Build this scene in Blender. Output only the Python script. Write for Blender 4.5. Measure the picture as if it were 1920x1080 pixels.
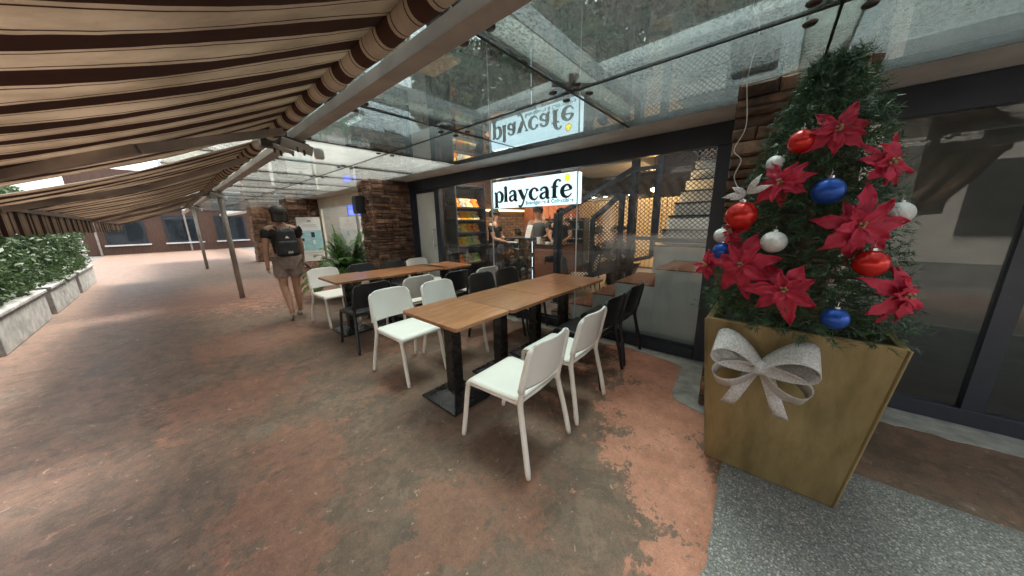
import bpy, bmesh, math, random
import numpy as np
from mathutils import Vector, Matrix

random.seed(7); RNG = np.random.default_rng(7)
R = math.radians
sc = bpy.context.scene
for o in list(bpy.data.objects): bpy.data.objects.remove(o)
COL = sc.collection

# ------------------------------------------------------------------ camera
camd = bpy.data.cameras.new('camera'); cam = bpy.data.objects.new('camera', camd); COL.objects.link(cam)
camd.sensor_width = 36.0; camd.lens = 555.5 / 1920 * 36; camd.clip_start = 0.03; camd.clip_end = 500
H = 1.45
def _n(v): v = np.array(v, float); return v / np.linalg.norm(v)
_X = -_n((-660, -110, 555.5)); _Y = _n((490, -135, 555.5)); _Y = _n(_Y - _X * _Y.dot(_X)); _Z = np.cross(_X, _Y)
_M = np.stack([_X, _Y, _Z], 1)              # world -> camera (x right, y down, z forward)
cam.matrix_world = Matrix([[_M[0][i], -_M[1][i], -_M[2][i], (0, 0, H)[i]] for i in range(3)] + [[0, 0, 0, 1]])
sc.camera = cam

# ------------------------------------------------------------------ sky, sun, exposure
w = bpy.data.worlds.new('World'); sc.world = w; w.use_nodes = True
nt = w.node_tree; sky = nt.nodes.new('ShaderNodeTexSky'); sky.sky_type = 'NISHITA'; sky.sun_disc = False
SUN_EL, SUN_AZ = R(70), R(335)
sky.sun_elevation = SUN_EL; sky.sun_rotation = SUN_AZ; sky.dust_density = 4.0; sky.air_density = 1.2; sky.ozone_density = 0.6
bg = nt.nodes['Background']; bg.inputs[1].default_value = 0.13; hsv = nt.nodes.new('ShaderNodeHueSaturation'); hsv.inputs['Saturation'].default_value = 0.3      # overcast: cloud greys the blue
nt.links.new(sky.outputs[0], hsv.inputs['Color']); nt.links.new(hsv.outputs[0], bg.inputs[0])
sund = bpy.data.lights.new('sun', 'SUN'); sund.energy = 1.4; sund.angle = R(22); sund.color = (1, 0.95, 0.88)
sun = bpy.data.objects.new('sun', sund); COL.objects.link(sun)
sdir = Vector((math.sin(SUN_AZ) * math.cos(SUN_EL), math.cos(SUN_AZ) * math.cos(SUN_EL), math.sin(SUN_EL)))
sun.rotation_euler = sdir.to_track_quat('Z', 'Y').to_euler()
sc.view_settings.view_transform = 'Standard'; sc.view_settings.look = 'None'
sc.view_settings.exposure = 2.4; sc.view_settings.gamma = 1.0; sc.view_settings.use_curve_mapping = False
cy = sc.cycles; cy.use_denoising = True; cy.max_bounces = 7; cy.transparent_max_bounces = 20; cy.use_adaptive_sampling = True; cy.adaptive_threshold = 0.02
cy.diffuse_bounces = 3; cy.glossy_bounces = 3; cy.caustics_reflective = False; cy.caustics_refractive = False
cy.sample_clamp_indirect = 6.0

# ------------------------------------------------------------------ geometry helpers
class MB:
    def __init__(s): s.v = []; s.f = []
    def add(s, vs, fs):
        o = len(s.v); s.v += [tuple(map(float, q)) for q in vs]; s.f += [tuple(i + o for i in q) for q in fs]; return s
    def box(s, c, d, rz=0, taper=(1, 1)):
        hx, hy, hz = d[0] / 2, d[1] / 2, d[2] / 2; vs = []
        for z, tx, ty in ((-hz, 1, 1), (hz, taper[0], taper[1])):
            for x, y in ((-hx, -hy), (hx, -hy), (hx, hy), (-hx, hy)): vs.append((x * tx, y * ty, z))
        cs, sn = math.cos(rz), math.sin(rz)
        vs = [(x * cs - y * sn + c[0], x * sn + y * cs + c[1], z + c[2]) for x, y, z in vs]
        return s.add(vs, [(3, 2, 1, 0), (4, 5, 6, 7), (0, 1, 5, 4), (1, 2, 6, 5), (2, 3, 7, 6), (3, 0, 4, 7)])
    def bx(s, x0, x1, y0, y1, z0, z1): return s.box(((x0 + x1) / 2, (y0 + y1) / 2, (z0 + z1) / 2), (x1 - x0, y1 - y0, z1 - z0))
    def bar(s, a, b, wd, ht, up=(0, 0, 1)):
        a, b = Vector(a), Vector(b); d = (b - a).normalized(); u = Vector(up)
        sd = d.cross(u)
        if sd.length < 1e-4: sd = d.cross(Vector((0, 1, 0)))
        sd.normalize(); u = sd.cross(d).normalized(); sd *= wd / 2; u *= ht / 2
        vs = [p + q for p in (a, b) for q in (-sd - u, sd - u, sd + u, -sd + u)]
        return s.add(vs, [(3, 2, 1, 0), (4, 5, 6, 7), (0, 1, 5, 4), (1, 2, 6, 5), (2, 3, 7, 6), (3, 0, 4, 7)])
    def tube(s, pts, rad, n=10, cap=True, flat=1.0):
        pts = [Vector(p) for p in pts]; m = len(pts)
        if not hasattr(rad, '__len__'): rad = [rad] * m
        ref = None; vs = []; fs = []
        for i, p in enumerate(pts):
            d = (pts[min(i + 1, m - 1)] - pts[max(i - 1, 0)]).normalized()
            if ref is None: ref = d.cross(Vector((0.13, 0.97, 0.2))); ref.normalize() if ref.length > 1e-5 else None
            ref = (ref - d * ref.dot(d)).normalized(); b2 = d.cross(ref)
            for k in range(n):
                a = 2 * math.pi * k / n; vs.append(p + (ref * math.cos(a) + b2 * math.sin(a) * flat) * rad[i])
        for i in range(m - 1):
            for k in range(n): fs.append((i * n + k, i * n + (k + 1) % n, (i + 1) * n + (k + 1) % n, (i + 1) * n + k))
        if cap: fs.append(tuple(range(n - 1, -1, -1))); fs.append(tuple((m - 1) * n + k for k in range(n)))
        return s.add(vs, fs)
    def lathe(s, prof, c=(0, 0, 0), n=20):
        vs = []; fs = []; m = len(prof)
        for r, z in prof:
            for k in range(n): a = 2 * math.pi * k / n; vs.append((c[0] + r * math.cos(a), c[1] + r * math.sin(a), c[2] + z))
        for i in range(m - 1):
            for k in range(n): fs.append((i * n + k, i * n + (k + 1) % n, (i + 1) * n + (k + 1) % n, (i + 1) * n + k))
        fs.append(tuple(range(n - 1, -1, -1))); fs.append(tuple((m - 1) * n + k for k in range(n)))
        return s.add(vs, fs)
    def ball(s, c, r, n=14, m=9, sq=(1, 1, 1)):
        vs = [(c[0], c[1], c[2] - r * sq[2])]; fs = []
        for i in range(1, m):
            t = math.pi * i / m - math.pi / 2
            for k in range(n):
                a = 2 * math.pi * k / n
                vs.append((c[0] + r * sq[0] * math.cos(t) * math.cos(a), c[1] + r * sq[1] * math.cos(t) * math.sin(a), c[2] + r * sq[2] * math.sin(t)))
        vs.append((c[0], c[1], c[2] + r * sq[2])); L = len(vs) - 1
        for k in range(n): fs.append((0, 1 + (k + 1) % n, 1 + k)); fs.append((L, 1 + (m - 2) * n + k, 1 + (m - 2) * n + (k + 1) % n))
        for i in range(m - 2):
            for k in range(n): fs.append((1 + i * n + k, 1 + i * n + (k + 1) % n, 1 + (i + 1) * n + (k + 1) % n, 1 + (i + 1) * n + k))
        return s.add(vs, fs)
    def sheet(s, fn, nu, nv, th):
        P = [[Vector(fn(i / nu, j / nv)) for j in range(nv + 1)] for i in range(nu + 1)]
        N = [[None] * (nv + 1) for _ in range(nu + 1)]
        for i in range(nu + 1):
            for j in range(nv + 1):
                a = P[min(i + 1, nu)][j] - P[max(i - 1, 0)][j]; b = P[i][min(j + 1, nv)] - P[i][max(j - 1, 0)]
                N[i][j] = a.cross(b).normalized()
        W = nv + 1; vs = [P[i][j] + N[i][j] * th / 2 for i in range(nu + 1) for j in range(W)] + [P[i][j] - N[i][j] * th / 2 for i in range(nu + 1) for j in range(W)]
        K = (nu + 1) * W; fs = []
        for i in range(nu):
            for j in range(nv):
                a, b, c, d = i * W + j, (i + 1) * W + j, (i + 1) * W + j + 1, i * W + j + 1
                fs.append((a, b, c, d)); fs.append((K + d, K + c, K + b, K + a))
        for i in range(nu): fs.append((i * W, K + i * W, K + (i + 1) * W, (i + 1) * W)); fs.append(((i + 1) * W + nv, K + (i + 1) * W + nv, K + i * W + nv, i * W + nv))
        for j in range(nv): fs.append((j + 1, K + j + 1, K + j, j)); fs.append((nu * W + j, K + nu * W + j, K + nu * W + j + 1, nu * W + j + 1))
        return s.add(vs, fs)
    def prism(s, poly, z0, z1):
        n = len(poly); vs = [(x, y, z0) for x, y in poly] + [(x, y, z1) for x, y in poly]
        return s.add(vs, [tuple(range(n - 1, -1, -1)), tuple(range(n, 2 * n))] + [(i, (i + 1) % n, n + (i + 1) % n, n + i) for i in range(n)])
    def xf(s, fn): s.v = [tuple(fn(*q)) for q in s.v]; return s
    def mesh(s, name, m, smooth=False):
        me = bpy.data.meshes.new(name); me.from_pydata(s.v, [], s.f); me.update()
        if m is not None: me.materials.append(m)
        if smooth: me.polygons.foreach_set('use_smooth', [True] * len(me.polygons))
        return me
    def build(s, name, m, parent=None, smooth=False, bevel=0, sub=0, loc=None):
        o = bpy.data.objects.new(name, s.mesh(name, m, smooth)); COL.objects.link(o)
        if parent: o.parent = parent
        if loc: o.location = loc
        if bevel:
            b = o.modifiers.new('b', 'BEVEL'); b.width = bevel; b.segments = 2; b.limit_method = 'ANGLE'; b.angle_limit = R(35)
            b.harden_normals = False
        if sub: q = o.modifiers.new('s', 'SUBSURF'); q.levels = sub; q.render_levels = sub
        return o
def tag(o, label=None, cat=None, group=None, kind=None):
    if label: o['label'] = label
    if cat: o['category'] = cat
    if group: o['group'] = group
    if kind: o['kind'] = kind
    return o
def thing(name, label, cat, loc=(0, 0, 0), rz=0, group=None):
    o = bpy.data.objects.new(name, None); COL.objects.link(o); o.location = loc; o.rotation_euler = (0, 0, rz)
    o.empty_display_size = 0.1
    return tag(o, label, cat, group)
def copy_tree(o, parent=None):
    c = o.copy(); COL.objects.link(c)
    c.parent = parent
    for ch in list(o.children): copy_tree(ch, c)
    return c
def cat_rom(pts, k=6):
    P = [np.array(p, float) for p in pts]; P = [2 * P[0] - P[1]] + P + [2 * P[-1] - P[-2]]; out = []
    for i in range(1, len(P) - 2):
        for t in np.arange(k) / k:
            a, b, c, d = P[i - 1:i + 3]
            out.append(0.5 * (2 * b + (c - a) * t + (2 * a - 5 * b + 4 * c - d) * t * t + (3 * b - a - 3 * c + d) * t ** 3))
    out.append(P[-2]); return out

# ------------------------------------------------------------------ material helpers
def new_mat(name):
    m = bpy.data.materials.new(name); m.use_nodes = True; return m, m.node_tree, m.node_tree.nodes['Principled BSDF']
def N(nt, t, **kw):
    n = nt.nodes.new(t)
    for k, v in kw.items():
        if k.startswith('i_'):
            key = k[2:]; key = int(key) if key.isdigit() else key
            n.inputs[key].default_value = v
        else: setattr(n, k, v)
    return n
def ramp(nt, fac, stops):
    r = nt.nodes.new('ShaderNodeValToRGB'); e = r.color_ramp.elements
    while len(e) < len(stops): e.new(0.5)
    for q, (p, c) in zip(e, stops): q.position = p; q.color = (c[0], c[1], c[2], 1)
    nt.links.new(fac, r.inputs[0]); return r.outputs[0]
def coords(nt, space='Object', scale=(1, 1, 1)):
    if space == 'World': src = N(nt, 'ShaderNodeNewGeometry').outputs['Position']
    else: src = N(nt, 'ShaderNodeTexCoord').outputs[space]
    mp = N(nt, 'ShaderNodeMapping'); mp.inputs['Scale'].default_value = scale
    nt.links.new(src, mp.inputs[0]); return mp.outputs[0]
def noise(nt, vec, scale, detail=5, rough=0.6, dist=0.0):
    n = N(nt, 'ShaderNodeTexNoise'); n.inputs['Scale'].default_value = scale; n.inputs['Detail'].default_value = detail
    n.inputs['Roughness'].default_value = rough; n.inputs['Distortion'].default_value = dist
    nt.links.new(vec, n.inputs['Vector']); return n.outputs['Fac']
def bump(nt, bsdf, fac, strength, dist=0.01):
    b = N(nt, 'ShaderNodeBump'); b.inputs['Strength'].default_value = strength; b.inputs['Distance'].default_value = dist
    nt.links.new(fac, b.inputs['Height']); nt.links.new(b.outputs[0], bsdf.inputs['Normal'])
def mat(name, c1, c2=None, rough=0.5, metal=0.0, scale=6.0, space='Object', stretch=(1, 1, 1), bmp=0.0, bscale=None, rvar=0.0, spec=0.5, rnd=0.0, detail=5):
    m, nt, b = new_mat(name); c2 = c2 or c1
    v = coords(nt, space, stretch); f = noise(nt, v, scale, detail)
    col = ramp(nt, f, [(0.36, c1), (0.64, c2)])
    if rnd:
        oi = N(nt, 'ShaderNodeObjectInfo'); mr = N(nt, 'ShaderNodeMapRange'); mr.inputs[3].default_value = 1 - rnd; mr.inputs[4].default_value = 1 + rnd
        nt.links.new(oi.outputs['Random'], mr.inputs[0]); hs = N(nt, 'ShaderNodeHueSaturation')
        nt.links.new(mr.outputs[0], hs.inputs['Value']); nt.links.new(col, hs.inputs['Color']); col = hs.outputs[0]
    nt.links.new(col, b.inputs['Base Color'])
    b.inputs['Roughness'].default_value = rough; b.inputs['Metallic'].default_value = metal; b.inputs['Specular IOR Level'].default_value = spec
    if rvar:
        mr = N(nt, 'ShaderNodeMapRange'); mr.inputs[3].default_value = max(0.02, rough - rvar); mr.inputs[4].default_value = min(1, rough + rvar)
        nt.links.new(noise(nt, v, scale * 2.7, 4), mr.inputs[0]); nt.links.new(mr.outputs[0], b.inputs['Roughness'])
    if bmp: bump(nt, b, noise(nt, v, bscale or scale * 5, 6), bmp)
    return m
def emis(name, col, strength):
    m, nt, b = new_mat(name); b.inputs['Base Color'].default_value = (*col, 1); b.inputs['Emission Color'].default_value = (*col, 1)
    b.inputs['Emission Strength'].default_value = strength; b.inputs['Roughness'].default_value = 0.4; return m
def thin_glass(name, tint, dirt_col, dirt_amt, dirt_scale, rough=0.02, ior=1.5, gain=1.0, dirt_var=0.5, litter=0.0):
    m = bpy.data.materials.new(name); m.use_nodes = True; nt = m.node_tree; nt.nodes.clear()
    out = N(nt, 'ShaderNodeOutputMaterial'); tr = N(nt, 'ShaderNodeBsdfTransparent'); tr.inputs[0].default_value = (*tint, 1)
    gl = N(nt, 'ShaderNodeBsdfGlossy'); gl.inputs['Roughness'].default_value = rough
    fr = N(nt, 'ShaderNodeFresnel'); ge = N(nt, 'ShaderNodeNewGeometry'); mi = N(nt, 'ShaderNodeMapRange')      # same reflectance at both faces of the thin sheet
    mi.inputs[3].default_value = ior; mi.inputs[4].default_value = 1 / ior; nt.links.new(ge.outputs['Backfacing'], mi.inputs[0]); nt.links.new(mi.outputs[0], fr.inputs[0])
    df = N(nt, 'ShaderNodeBsdfDiffuse'); df.inputs[0].default_value = (*dirt_col, 1)
    tl = N(nt, 'ShaderNodeBsdfTranslucent'); tl.inputs[0].default_value = (*dirt_col, 1)
    a1 = N(nt, 'ShaderNodeMixShader'); a1.inputs[0].default_value = 0.5
    nt.links.new(df.outputs[0], a1.inputs[1]); nt.links.new(tl.outputs[0], a1.inputs[2])
    v = coords(nt, 'World'); f = noise(nt, v, dirt_scale, 8, 0.75)
    mr = N(nt, 'ShaderNodeMapRange'); mr.inputs[1].default_value = 0.3; mr.inputs[2].default_value = 0.7
    mr.inputs[3].default_value = dirt_amt * (1 - dirt_var); mr.inputs[4].default_value = dirt_amt * (1 + dirt_var); nt.links.new(f, mr.inputs[0])
    m1 = N(nt, 'ShaderNodeMixShader'); nt.links.new(mr.outputs[0], m1.inputs[0]); nt.links.new(tr.outputs[0], m1.inputs[1]); nt.links.new(a1.outputs[0], m1.inputs[2])
    g = N(nt, 'ShaderNodeMath', operation='MULTIPLY', use_clamp=True); g.inputs[1].default_value = gain; nt.links.new(fr.outputs[0], g.inputs[0])
    m2 = N(nt, 'ShaderNodeMixShader'); nt.links.new(g.outputs[0], m2.inputs[0]); nt.links.new(m1.outputs[0], m2.inputs[1]); nt.links.new(gl.outputs[0], m2.inputs[2])
    if litter:
        lv = coords(nt, 'World', (1.0, 0.55, 1)); ln_ = noise(nt, lv, 85, 5, 0.75); lm = N(nt, 'ShaderNodeMapRange'); lm.inputs[1].default_value = 0.5; lm.inputs[2].default_value = 0.62; lm.inputs[4].default_value = litter
        big = noise(nt, v, 1.3, 4); bm = N(nt, 'ShaderNodeMapRange'); bm.inputs[1].default_value = 0.3; bm.inputs[2].default_value = 0.65; nt.links.new(big, bm.inputs[0])
        mu = N(nt, 'ShaderNodeMath', operation='MULTIPLY'); nt.links.new(ln_, lm.inputs[0]); nt.links.new(lm.outputs[0], mu.inputs[0]); nt.links.new(bm.outputs[0], mu.inputs[1])
        dk = N(nt, 'ShaderNodeBsdfDiffuse'); dk.inputs[0].default_value = (0.05, 0.052, 0.045, 1)
        m3 = N(nt, 'ShaderNodeMixShader'); nt.links.new(mu.outputs[0], m3.inputs[0]); nt.links.new(m1.outputs[0], m3.inputs[1]); nt.links.new(dk.outputs[0], m3.inputs[2]); nt.links.new(m3.outputs[0], m2.inputs[1])
    nt.links.new(m2.outputs[0], out.inputs[0]); return m
def leaf_mat(name, c1, c2, trans=0.35, rough=0.45):
    m, nt, b = new_mat(name); out = nt.nodes['Material Output']
    v = coords(nt, 'World'); col = ramp(nt, noise(nt, v, 9, 4), [(0.3, c1), (0.7, c2)]); nt.links.new(col, b.inputs['Base Color'])
    b.inputs['Roughness'].default_value = rough
    t = N(nt, 'ShaderNodeBsdfTranslucent'); nt.links.new(col, t.inputs[0]); mx = N(nt, 'ShaderNodeMixShader'); mx.inputs[0].default_value = trans
    nt.links.new(b.outputs[0], mx.inputs[1]); nt.links.new(t.outputs[0], mx.inputs[2]); nt.links.new(mx.outputs[0], out.inputs[0]); return m

def floor_mat():
    m, nt, b = new_mat('stained_concrete'); L = nt.links
    pos = coords(nt, 'World')
    wn = N(nt, 'ShaderNodeTexNoise'); wn.inputs['Scale'].default_value = 3.2; wn.inputs['Detail'].default_value = 6; wn.inputs['Roughness'].default_value = 0.65; L.new(pos, wn.inputs['Vector'])
    sub = N(nt, 'ShaderNodeVectorMath', operation='SUBTRACT'); sub.inputs[1].default_value = (0.5, 0.5, 0.5); L.new(wn.outputs['Color'], sub.inputs[0])
    scl = N(nt, 'ShaderNodeVectorMath', operation='SCALE'); scl.inputs['Scale'].default_value = 0.75; L.new(sub.outputs[0], scl.inputs[0])
    add = N(nt, 'ShaderNodeVectorMath', operation='ADD'); L.new(pos, add.inputs[0]); L.new(scl.outputs[0], add.inputs[1]); wp = add.outputs[0]
    # worn patches where the salmon top coat shows: (x, y, radius, weight)
    blobs = [(-0.66, 2.95, 0.52, 1.0), (-1.0, 3.2, 0.4, 0.8), (-0.48, 2.3, 0.5, 1.05), (-0.38, 1.85, 0.32, 0.8), (-0.24, 1.6, 0.3, 1.0), (-0.06, 1.5, 0.25, 1.0),
             (-0.10, 1.1, 0.2, 1.0), (-0.64, 1.66, 0.15, 0.75), (-0.72, 2.0, 0.2, 0.55), (-1.3, 2.7, 0.4, 0.45), (-7.5, 1.5, 1.6, 0.4), (0.6, 0.6, 0.7, 0.6)]
    rust = [(-1.0, 0.70, 0.32, 1.0), (-0.80, 1.0, 0.2, .8), (-2.3, 0.36, 0.3, .9), (-1.85, 0.2, 0.35, 1.0), (-1.45, 0.1, 0.3, .8), (-2.7, 2.6, 0.6, .8), (-2.5, 1.1, 0.4, .5), (-3.4, 1.7, 0.5, .6), (-5.0, 0.6, 0.9, .8), (-9, 1.4, 2.6, .9), (-3.4, 0.2, .7, .7), (-1.25, 1.75, 0.3, .5)]
    def spots_mask(bl):
        tot = None
        for x, y, r, wt in bl:
            d = N(nt, 'ShaderNodeVectorMath', operation='DISTANCE'); d.inputs[1].default_value = (x, y, 0.0); L.new(wp, d.inputs[0])
            mr = N(nt, 'ShaderNodeMapRange', interpolation_type='SMOOTHSTEP'); mr.inputs[1].default_value = r * 1.35; mr.inputs[2].default_value = r * 0.35; mr.inputs[3].default_value = 0; mr.inputs[4].default_value = wt
            L.new(d.outputs['Value'], mr.inputs[0])
            if tot is None: tot = mr.outputs[0]
            else:
                mx = N(nt, 'ShaderNodeMath', operation='MAXIMUM'); L.new(tot, mx.inputs[0]); L.new(mr.outputs[0], mx.inputs[1]); tot = mx.outputs[0]
        return tot
    tot = spots_mask(blobs); rtot = spots_mask(rust)
    fine = noise(nt, coords(nt, 'World', (1, 1.0, 1)), 7.0, 12, 0.68, 0.5)
    mid = noise(nt, pos, 2.3, 6, 0.6, 0.3)
    s1 = N(nt, 'ShaderNodeMath', operation='MULTIPLY_ADD'); L.new(fine, s1.inputs[0]); s1.inputs[1].default_value = 2.1; s1.inputs[2].default_value = -1.05
    fine2 = noise(nt, coords(nt, 'World', (1.5, 0.8, 1)), 24, 10, 0.72, 0.6)
    s1b = N(nt, 'ShaderNodeMath', operation='MULTIPLY_ADD'); L.new(fine2, s1b.inputs[0]); s1b.inputs[1].default_value = 1.9; L.new(s1.outputs[0], s1b.inputs[2])
    s1c = N(nt, 'ShaderNodeMath', operation='SUBTRACT'); L.new(s1b.outputs[0], s1c.inputs[0]); s1c.inputs[1].default_value = 0.95
    s2 = N(nt, 'ShaderNodeMath', operation='ADD'); L.new(tot, s2.inputs[0]); L.new(s1c.outputs[0], s2.inputs[1])
    hard = N(nt, 'ShaderNodeMapRange'); hard.inputs[1].default_value = 0.46; hard.inputs[2].default_value = 0.54; L.new(s2.outputs[0], hard.inputs[0])
    # partly worn film: gives a soft in-between tone
    soft = N(nt, 'ShaderNodeMapRange'); soft.inputs[1].default_value = 0.0; soft.inputs[2].default_value = 1.3; soft.inputs[4].default_value = 0.45; L.new(s2.outputs[0], soft.inputs[0])
    under = ramp(nt, mid, [(0.34, (0.092, 0.066, 0.047)), (0.43, (0.140, 0.092, 0.062)), (0.5, (0.170, 0.100, 0.068)), (0.55, (0.135, 0.094, 0.066)), (0.61, (0.19, 0.122, 0.086)), (0.67, (0.165, 0.125, 0.095))])
    og = noise(nt, pos, 4.6, 12, 0.72, 0.8); om = N(nt, 'ShaderNodeMapRange'); om.inputs[1].default_value = 0.50; om.inputs[2].default_value = 0.56; om.inputs[4].default_value = 0.6; L.new(og, om.inputs[0])
    mO = N(nt, 'ShaderNodeMix', data_type='RGBA'); L.new(om.outputs[0], mO.inputs[0]); L.new(under, mO.inputs[6]); mO.inputs[7].default_value = (0.092, 0.064, 0.043, 1); under = mO.outputs[2]
    top = ramp(nt, noise(nt, pos, 4.1, 6), [(0.36, (0.37, 0.155, 0.098)), (0.64, (0.47, 0.215, 0.142))])
    rf = N(nt, 'ShaderNodeMath', operation='ADD'); L.new(rtot, rf.inputs[0]); L.new(s1c.outputs[0], rf.inputs[1])
    rm = N(nt, 'ShaderNodeMapRange'); rm.inputs[1].default_value = 0.46; rm.inputs[2].default_value = 0.60; rm.inputs[4].default_value = 0.66; L.new(rf.outputs[0], rm.inputs[0])
    mR = N(nt, 'ShaderNodeMix', data_type='RGBA'); L.new(rm.outputs[0], mR.inputs[0]); L.new(under, mR.inputs[6]); mR.inputs[7].default_value = (0.235, 0.105, 0.066, 1); under = mR.outputs[2]
    mA = N(nt, 'ShaderNodeMix', data_type='RGBA'); L.new(soft.outputs[0], mA.inputs[0]); L.new(under, mA.inputs[6]); L.new(top, mA.inputs[7])
    mB = N(nt, 'ShaderNodeMix', data_type='RGBA'); L.new(hard.outputs[0], mB.inputs[0]); L.new(mA.outputs[2], mB.inputs[6]); L.new(top, mB.inputs[7])
    # streaky wear, scuffs and light scraped spots
    st = noise(nt, coords(nt, 'World', (1.0, 0.8, 1)), 13, 8, 0.7, 0.6)
    stc = ramp(nt, st, [(0.38, (0.86, 0.855, 0.85)), (0.5, (1, 1, 1)), (0.62, (1.12, 1.11, 1.09))])
    gr = ramp(nt, noise(nt, pos, 150, 3, 0.8), [(0.38, (0.78, 0.78, 0.78)), (0.52, (1, 1, 1)), (0.62, (1.2, 1.19, 1.17))])
    mG = N(nt, 'ShaderNodeMix', data_type='RGBA', blend_type='MULTIPLY'); mG.inputs[0].default_value = 0.85; L.new(mB.outputs[2], mG.inputs[6]); L.new(gr, mG.inputs[7])
    fk = noise(nt, pos, 46, 7, 0.7, 0.7); fkc = ramp(nt, fk, [(0.38, (0.76, 0.74, 0.72)), (0.46, (0.98, 0.98, 0.98)), (0.57, (1, 1, 1)), (0.63, (1.2, 1.17, 1.12))])
    mK = N(nt, 'ShaderNodeMix', data_type='RGBA', blend_type='MULTIPLY'); mK.inputs[0].default_value = 0.7; L.new(mG.outputs[2], mK.inputs[6]); L.new(fkc, mK.inputs[7]); mG = mK
    mC = N(nt, 'ShaderNodeMix', data_type='RGBA', blend_type='MULTIPLY'); mC.inputs[0].default_value = 1.0; L.new(mG.outputs[2], mC.inputs[6]); L.new(stc, mC.inputs[7])
    sp = noise(nt, pos, 21, 6, 0.7, 0.6); spm = N(nt, 'ShaderNodeMapRange'); spm.inputs[1].default_value = 0.63; spm.inputs[2].default_value = 0.68; spm.inputs[4].default_value = 0.6; L.new(sp, spm.inputs[0])
    mD = N(nt, 'ShaderNodeMix', data_type='RGBA'); L.new(spm.outputs[0], mD.inputs[0]); L.new(mC.outputs[2], mD.inputs[6]); mD.inputs[7].default_value = (0.5, 0.38, 0.28, 1)
    dk = noise(nt, pos, 33, 5, 0.7); dkm = N(nt, 'ShaderNodeMapRange'); dkm.inputs[1].default_value = 0.63; dkm.inputs[2].default_value = 0.70; dkm.inputs[4].default_value = 0.7; L.new(dk, dkm.inputs[0])
    mE = N(nt, 'ShaderNodeMix', data_type='RGBA'); L.new(dkm.outputs[0], mE.inputs[0]); L.new(mD.outputs[2], mE.inputs[6]); mE.inputs[7].default_value = (0.06, 0.05, 0.042, 1)
    L.new(mE.outputs[2], b.inputs['Base Color'])
    rr = N(nt, 'ShaderNodeMapRange'); rr.inputs[3].default_value = 0.5; rr.inputs[4].default_value = 0.8; L.new(mid, rr.inputs[0]); L.new(rr.outputs[0], b.inputs['Roughness'])
    bump(nt, b, noise(nt, pos, 60, 6), 0.25, 0.006)
    return m
def wood_mat(name, c1, c2, c3, rnd=0.08):
    m, nt, b = new_mat(name); L = nt.links
    oi = N(nt, 'ShaderNodeObjectInfo'); ad = N(nt, 'ShaderNodeVectorMath', operation='ADD'); L.new(oi.outputs['Location'], ad.inputs[0])
    tc = N(nt, 'ShaderNodeTexCoord'); L.new(tc.outputs['Object'], ad.inputs[1])
    mp = N(nt, 'ShaderNodeMapping'); mp.inputs['Scale'].default_value = (14, 1.1, 14); L.new(ad.outputs[0], mp.inputs[0])
    f = noise(nt, mp.outputs[0], 3.0, 7, 0.65, 0.4)
    mp2 = N(nt, 'ShaderNodeMapping'); mp2.inputs['Scale'].default_value = (26, 2.2, 26); L.new(ad.outputs[0], mp2.inputs[0])
    f2 = noise(nt, mp2.outputs[0], 6.0, 4, 0.7)
    col = ramp(nt, f, [(0.28, c1), (0.5, c2), (0.72, c3)])
    # finger-jointed laminate strips, each a touch lighter or darker
    br = N(nt, 'ShaderNodeTexBrick'); br.offset = 0.37; br.inputs['Scale'].default_value = 1.0; br.inputs['Brick Width'].default_value = 0.33; br.inputs['Row Height'].default_value = 0.042
    br.inputs['Mortar Size'].default_value = 0.0004; br.inputs['Color1'].default_value = (0.86, 0.86, 0.86, 1); br.inputs['Color2'].default_value = (1.1, 1.08, 1.05, 1); br.inputs['Mortar'].default_value = (0.8, 0.78, 0.75, 1)
    rot = N(nt, 'ShaderNodeMapping'); rot.inputs['Rotation'].default_value = (0, 0, R(90)); L.new(ad.outputs[0], rot.inputs[0]); L.new(rot.outputs[0], br.inputs['Vector'])
    mx = N(nt, 'ShaderNodeMix', data_type='RGBA', blend_type='MULTIPLY'); mx.inputs[0].default_value = 0.8; L.new(col, mx.inputs[6]); L.new(br.outputs['Color'], mx.inputs[7])
    dark = ramp(nt, f2, [(0.35, (0.66, 0.63, 0.6)), (0.6, (1, 1, 1))])
    mx2 = N(nt, 'ShaderNodeMix', data_type='RGBA', blend_type='MULTIPLY'); mx2.inputs[0].default_value = 0.8; L.new(mx.outputs[2], mx2.inputs[6]); L.new(dark, mx2.inputs[7])
    hs = N(nt, 'ShaderNodeHueSaturation'); mr = N(nt, 'ShaderNodeMapRange'); mr.inputs[3].default_value = 1 - rnd; mr.inputs[4].default_value = 1 + rnd
    L.new(oi.outputs['Random'], mr.inputs[0]); L.new(mr.outputs[0], hs.inputs['Value']); L.new(mx2.outputs[2], hs.inputs['Color'])
    L.new(hs.outputs[0], b.inputs['Base Color']); b.inputs['Roughness'].default_value = 0.3
    bump(nt, b, f2, 0.06, 0.002); return m

M = {}
M['floor'] = floor_mat()
M['wood'] = wood_mat('oak_veneer', (0.28, 0.115, 0.050), (0.42, 0.195, 0.094), (0.52, 0.268, 0.142), 0.16)
M['edge'] = mat('table_edge', (0.22, 0.13, 0.07), (0.3, 0.18, 0.1), 0.5, scale=20)
M['white'] = mat('white_plastic', (0.775, 0.768, 0.73), (0.82, 0.813, 0.78), 0.40, scale=5, detail=9, rnd=0.04, rvar=0.1, bmp=0.02, bscale=260)
M['whiteleg'] = mat('white_leg', (0.70, 0.66, 0.60), (0.77, 0.73, 0.67), 0.4, scale=5)
M['black'] = mat('black_plastic', (0.011, 0.012, 0.015), (0.018, 0.019, 0.022), 0.42, scale=4, rvar=0.08)
M['blackmetal'] = mat('black_powder_coat', (0.010, 0.011, 0.012), (0.016, 0.016, 0.017), 0.26, scale=7, rvar=0.08, bmp=0.02, bscale=300)
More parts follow.
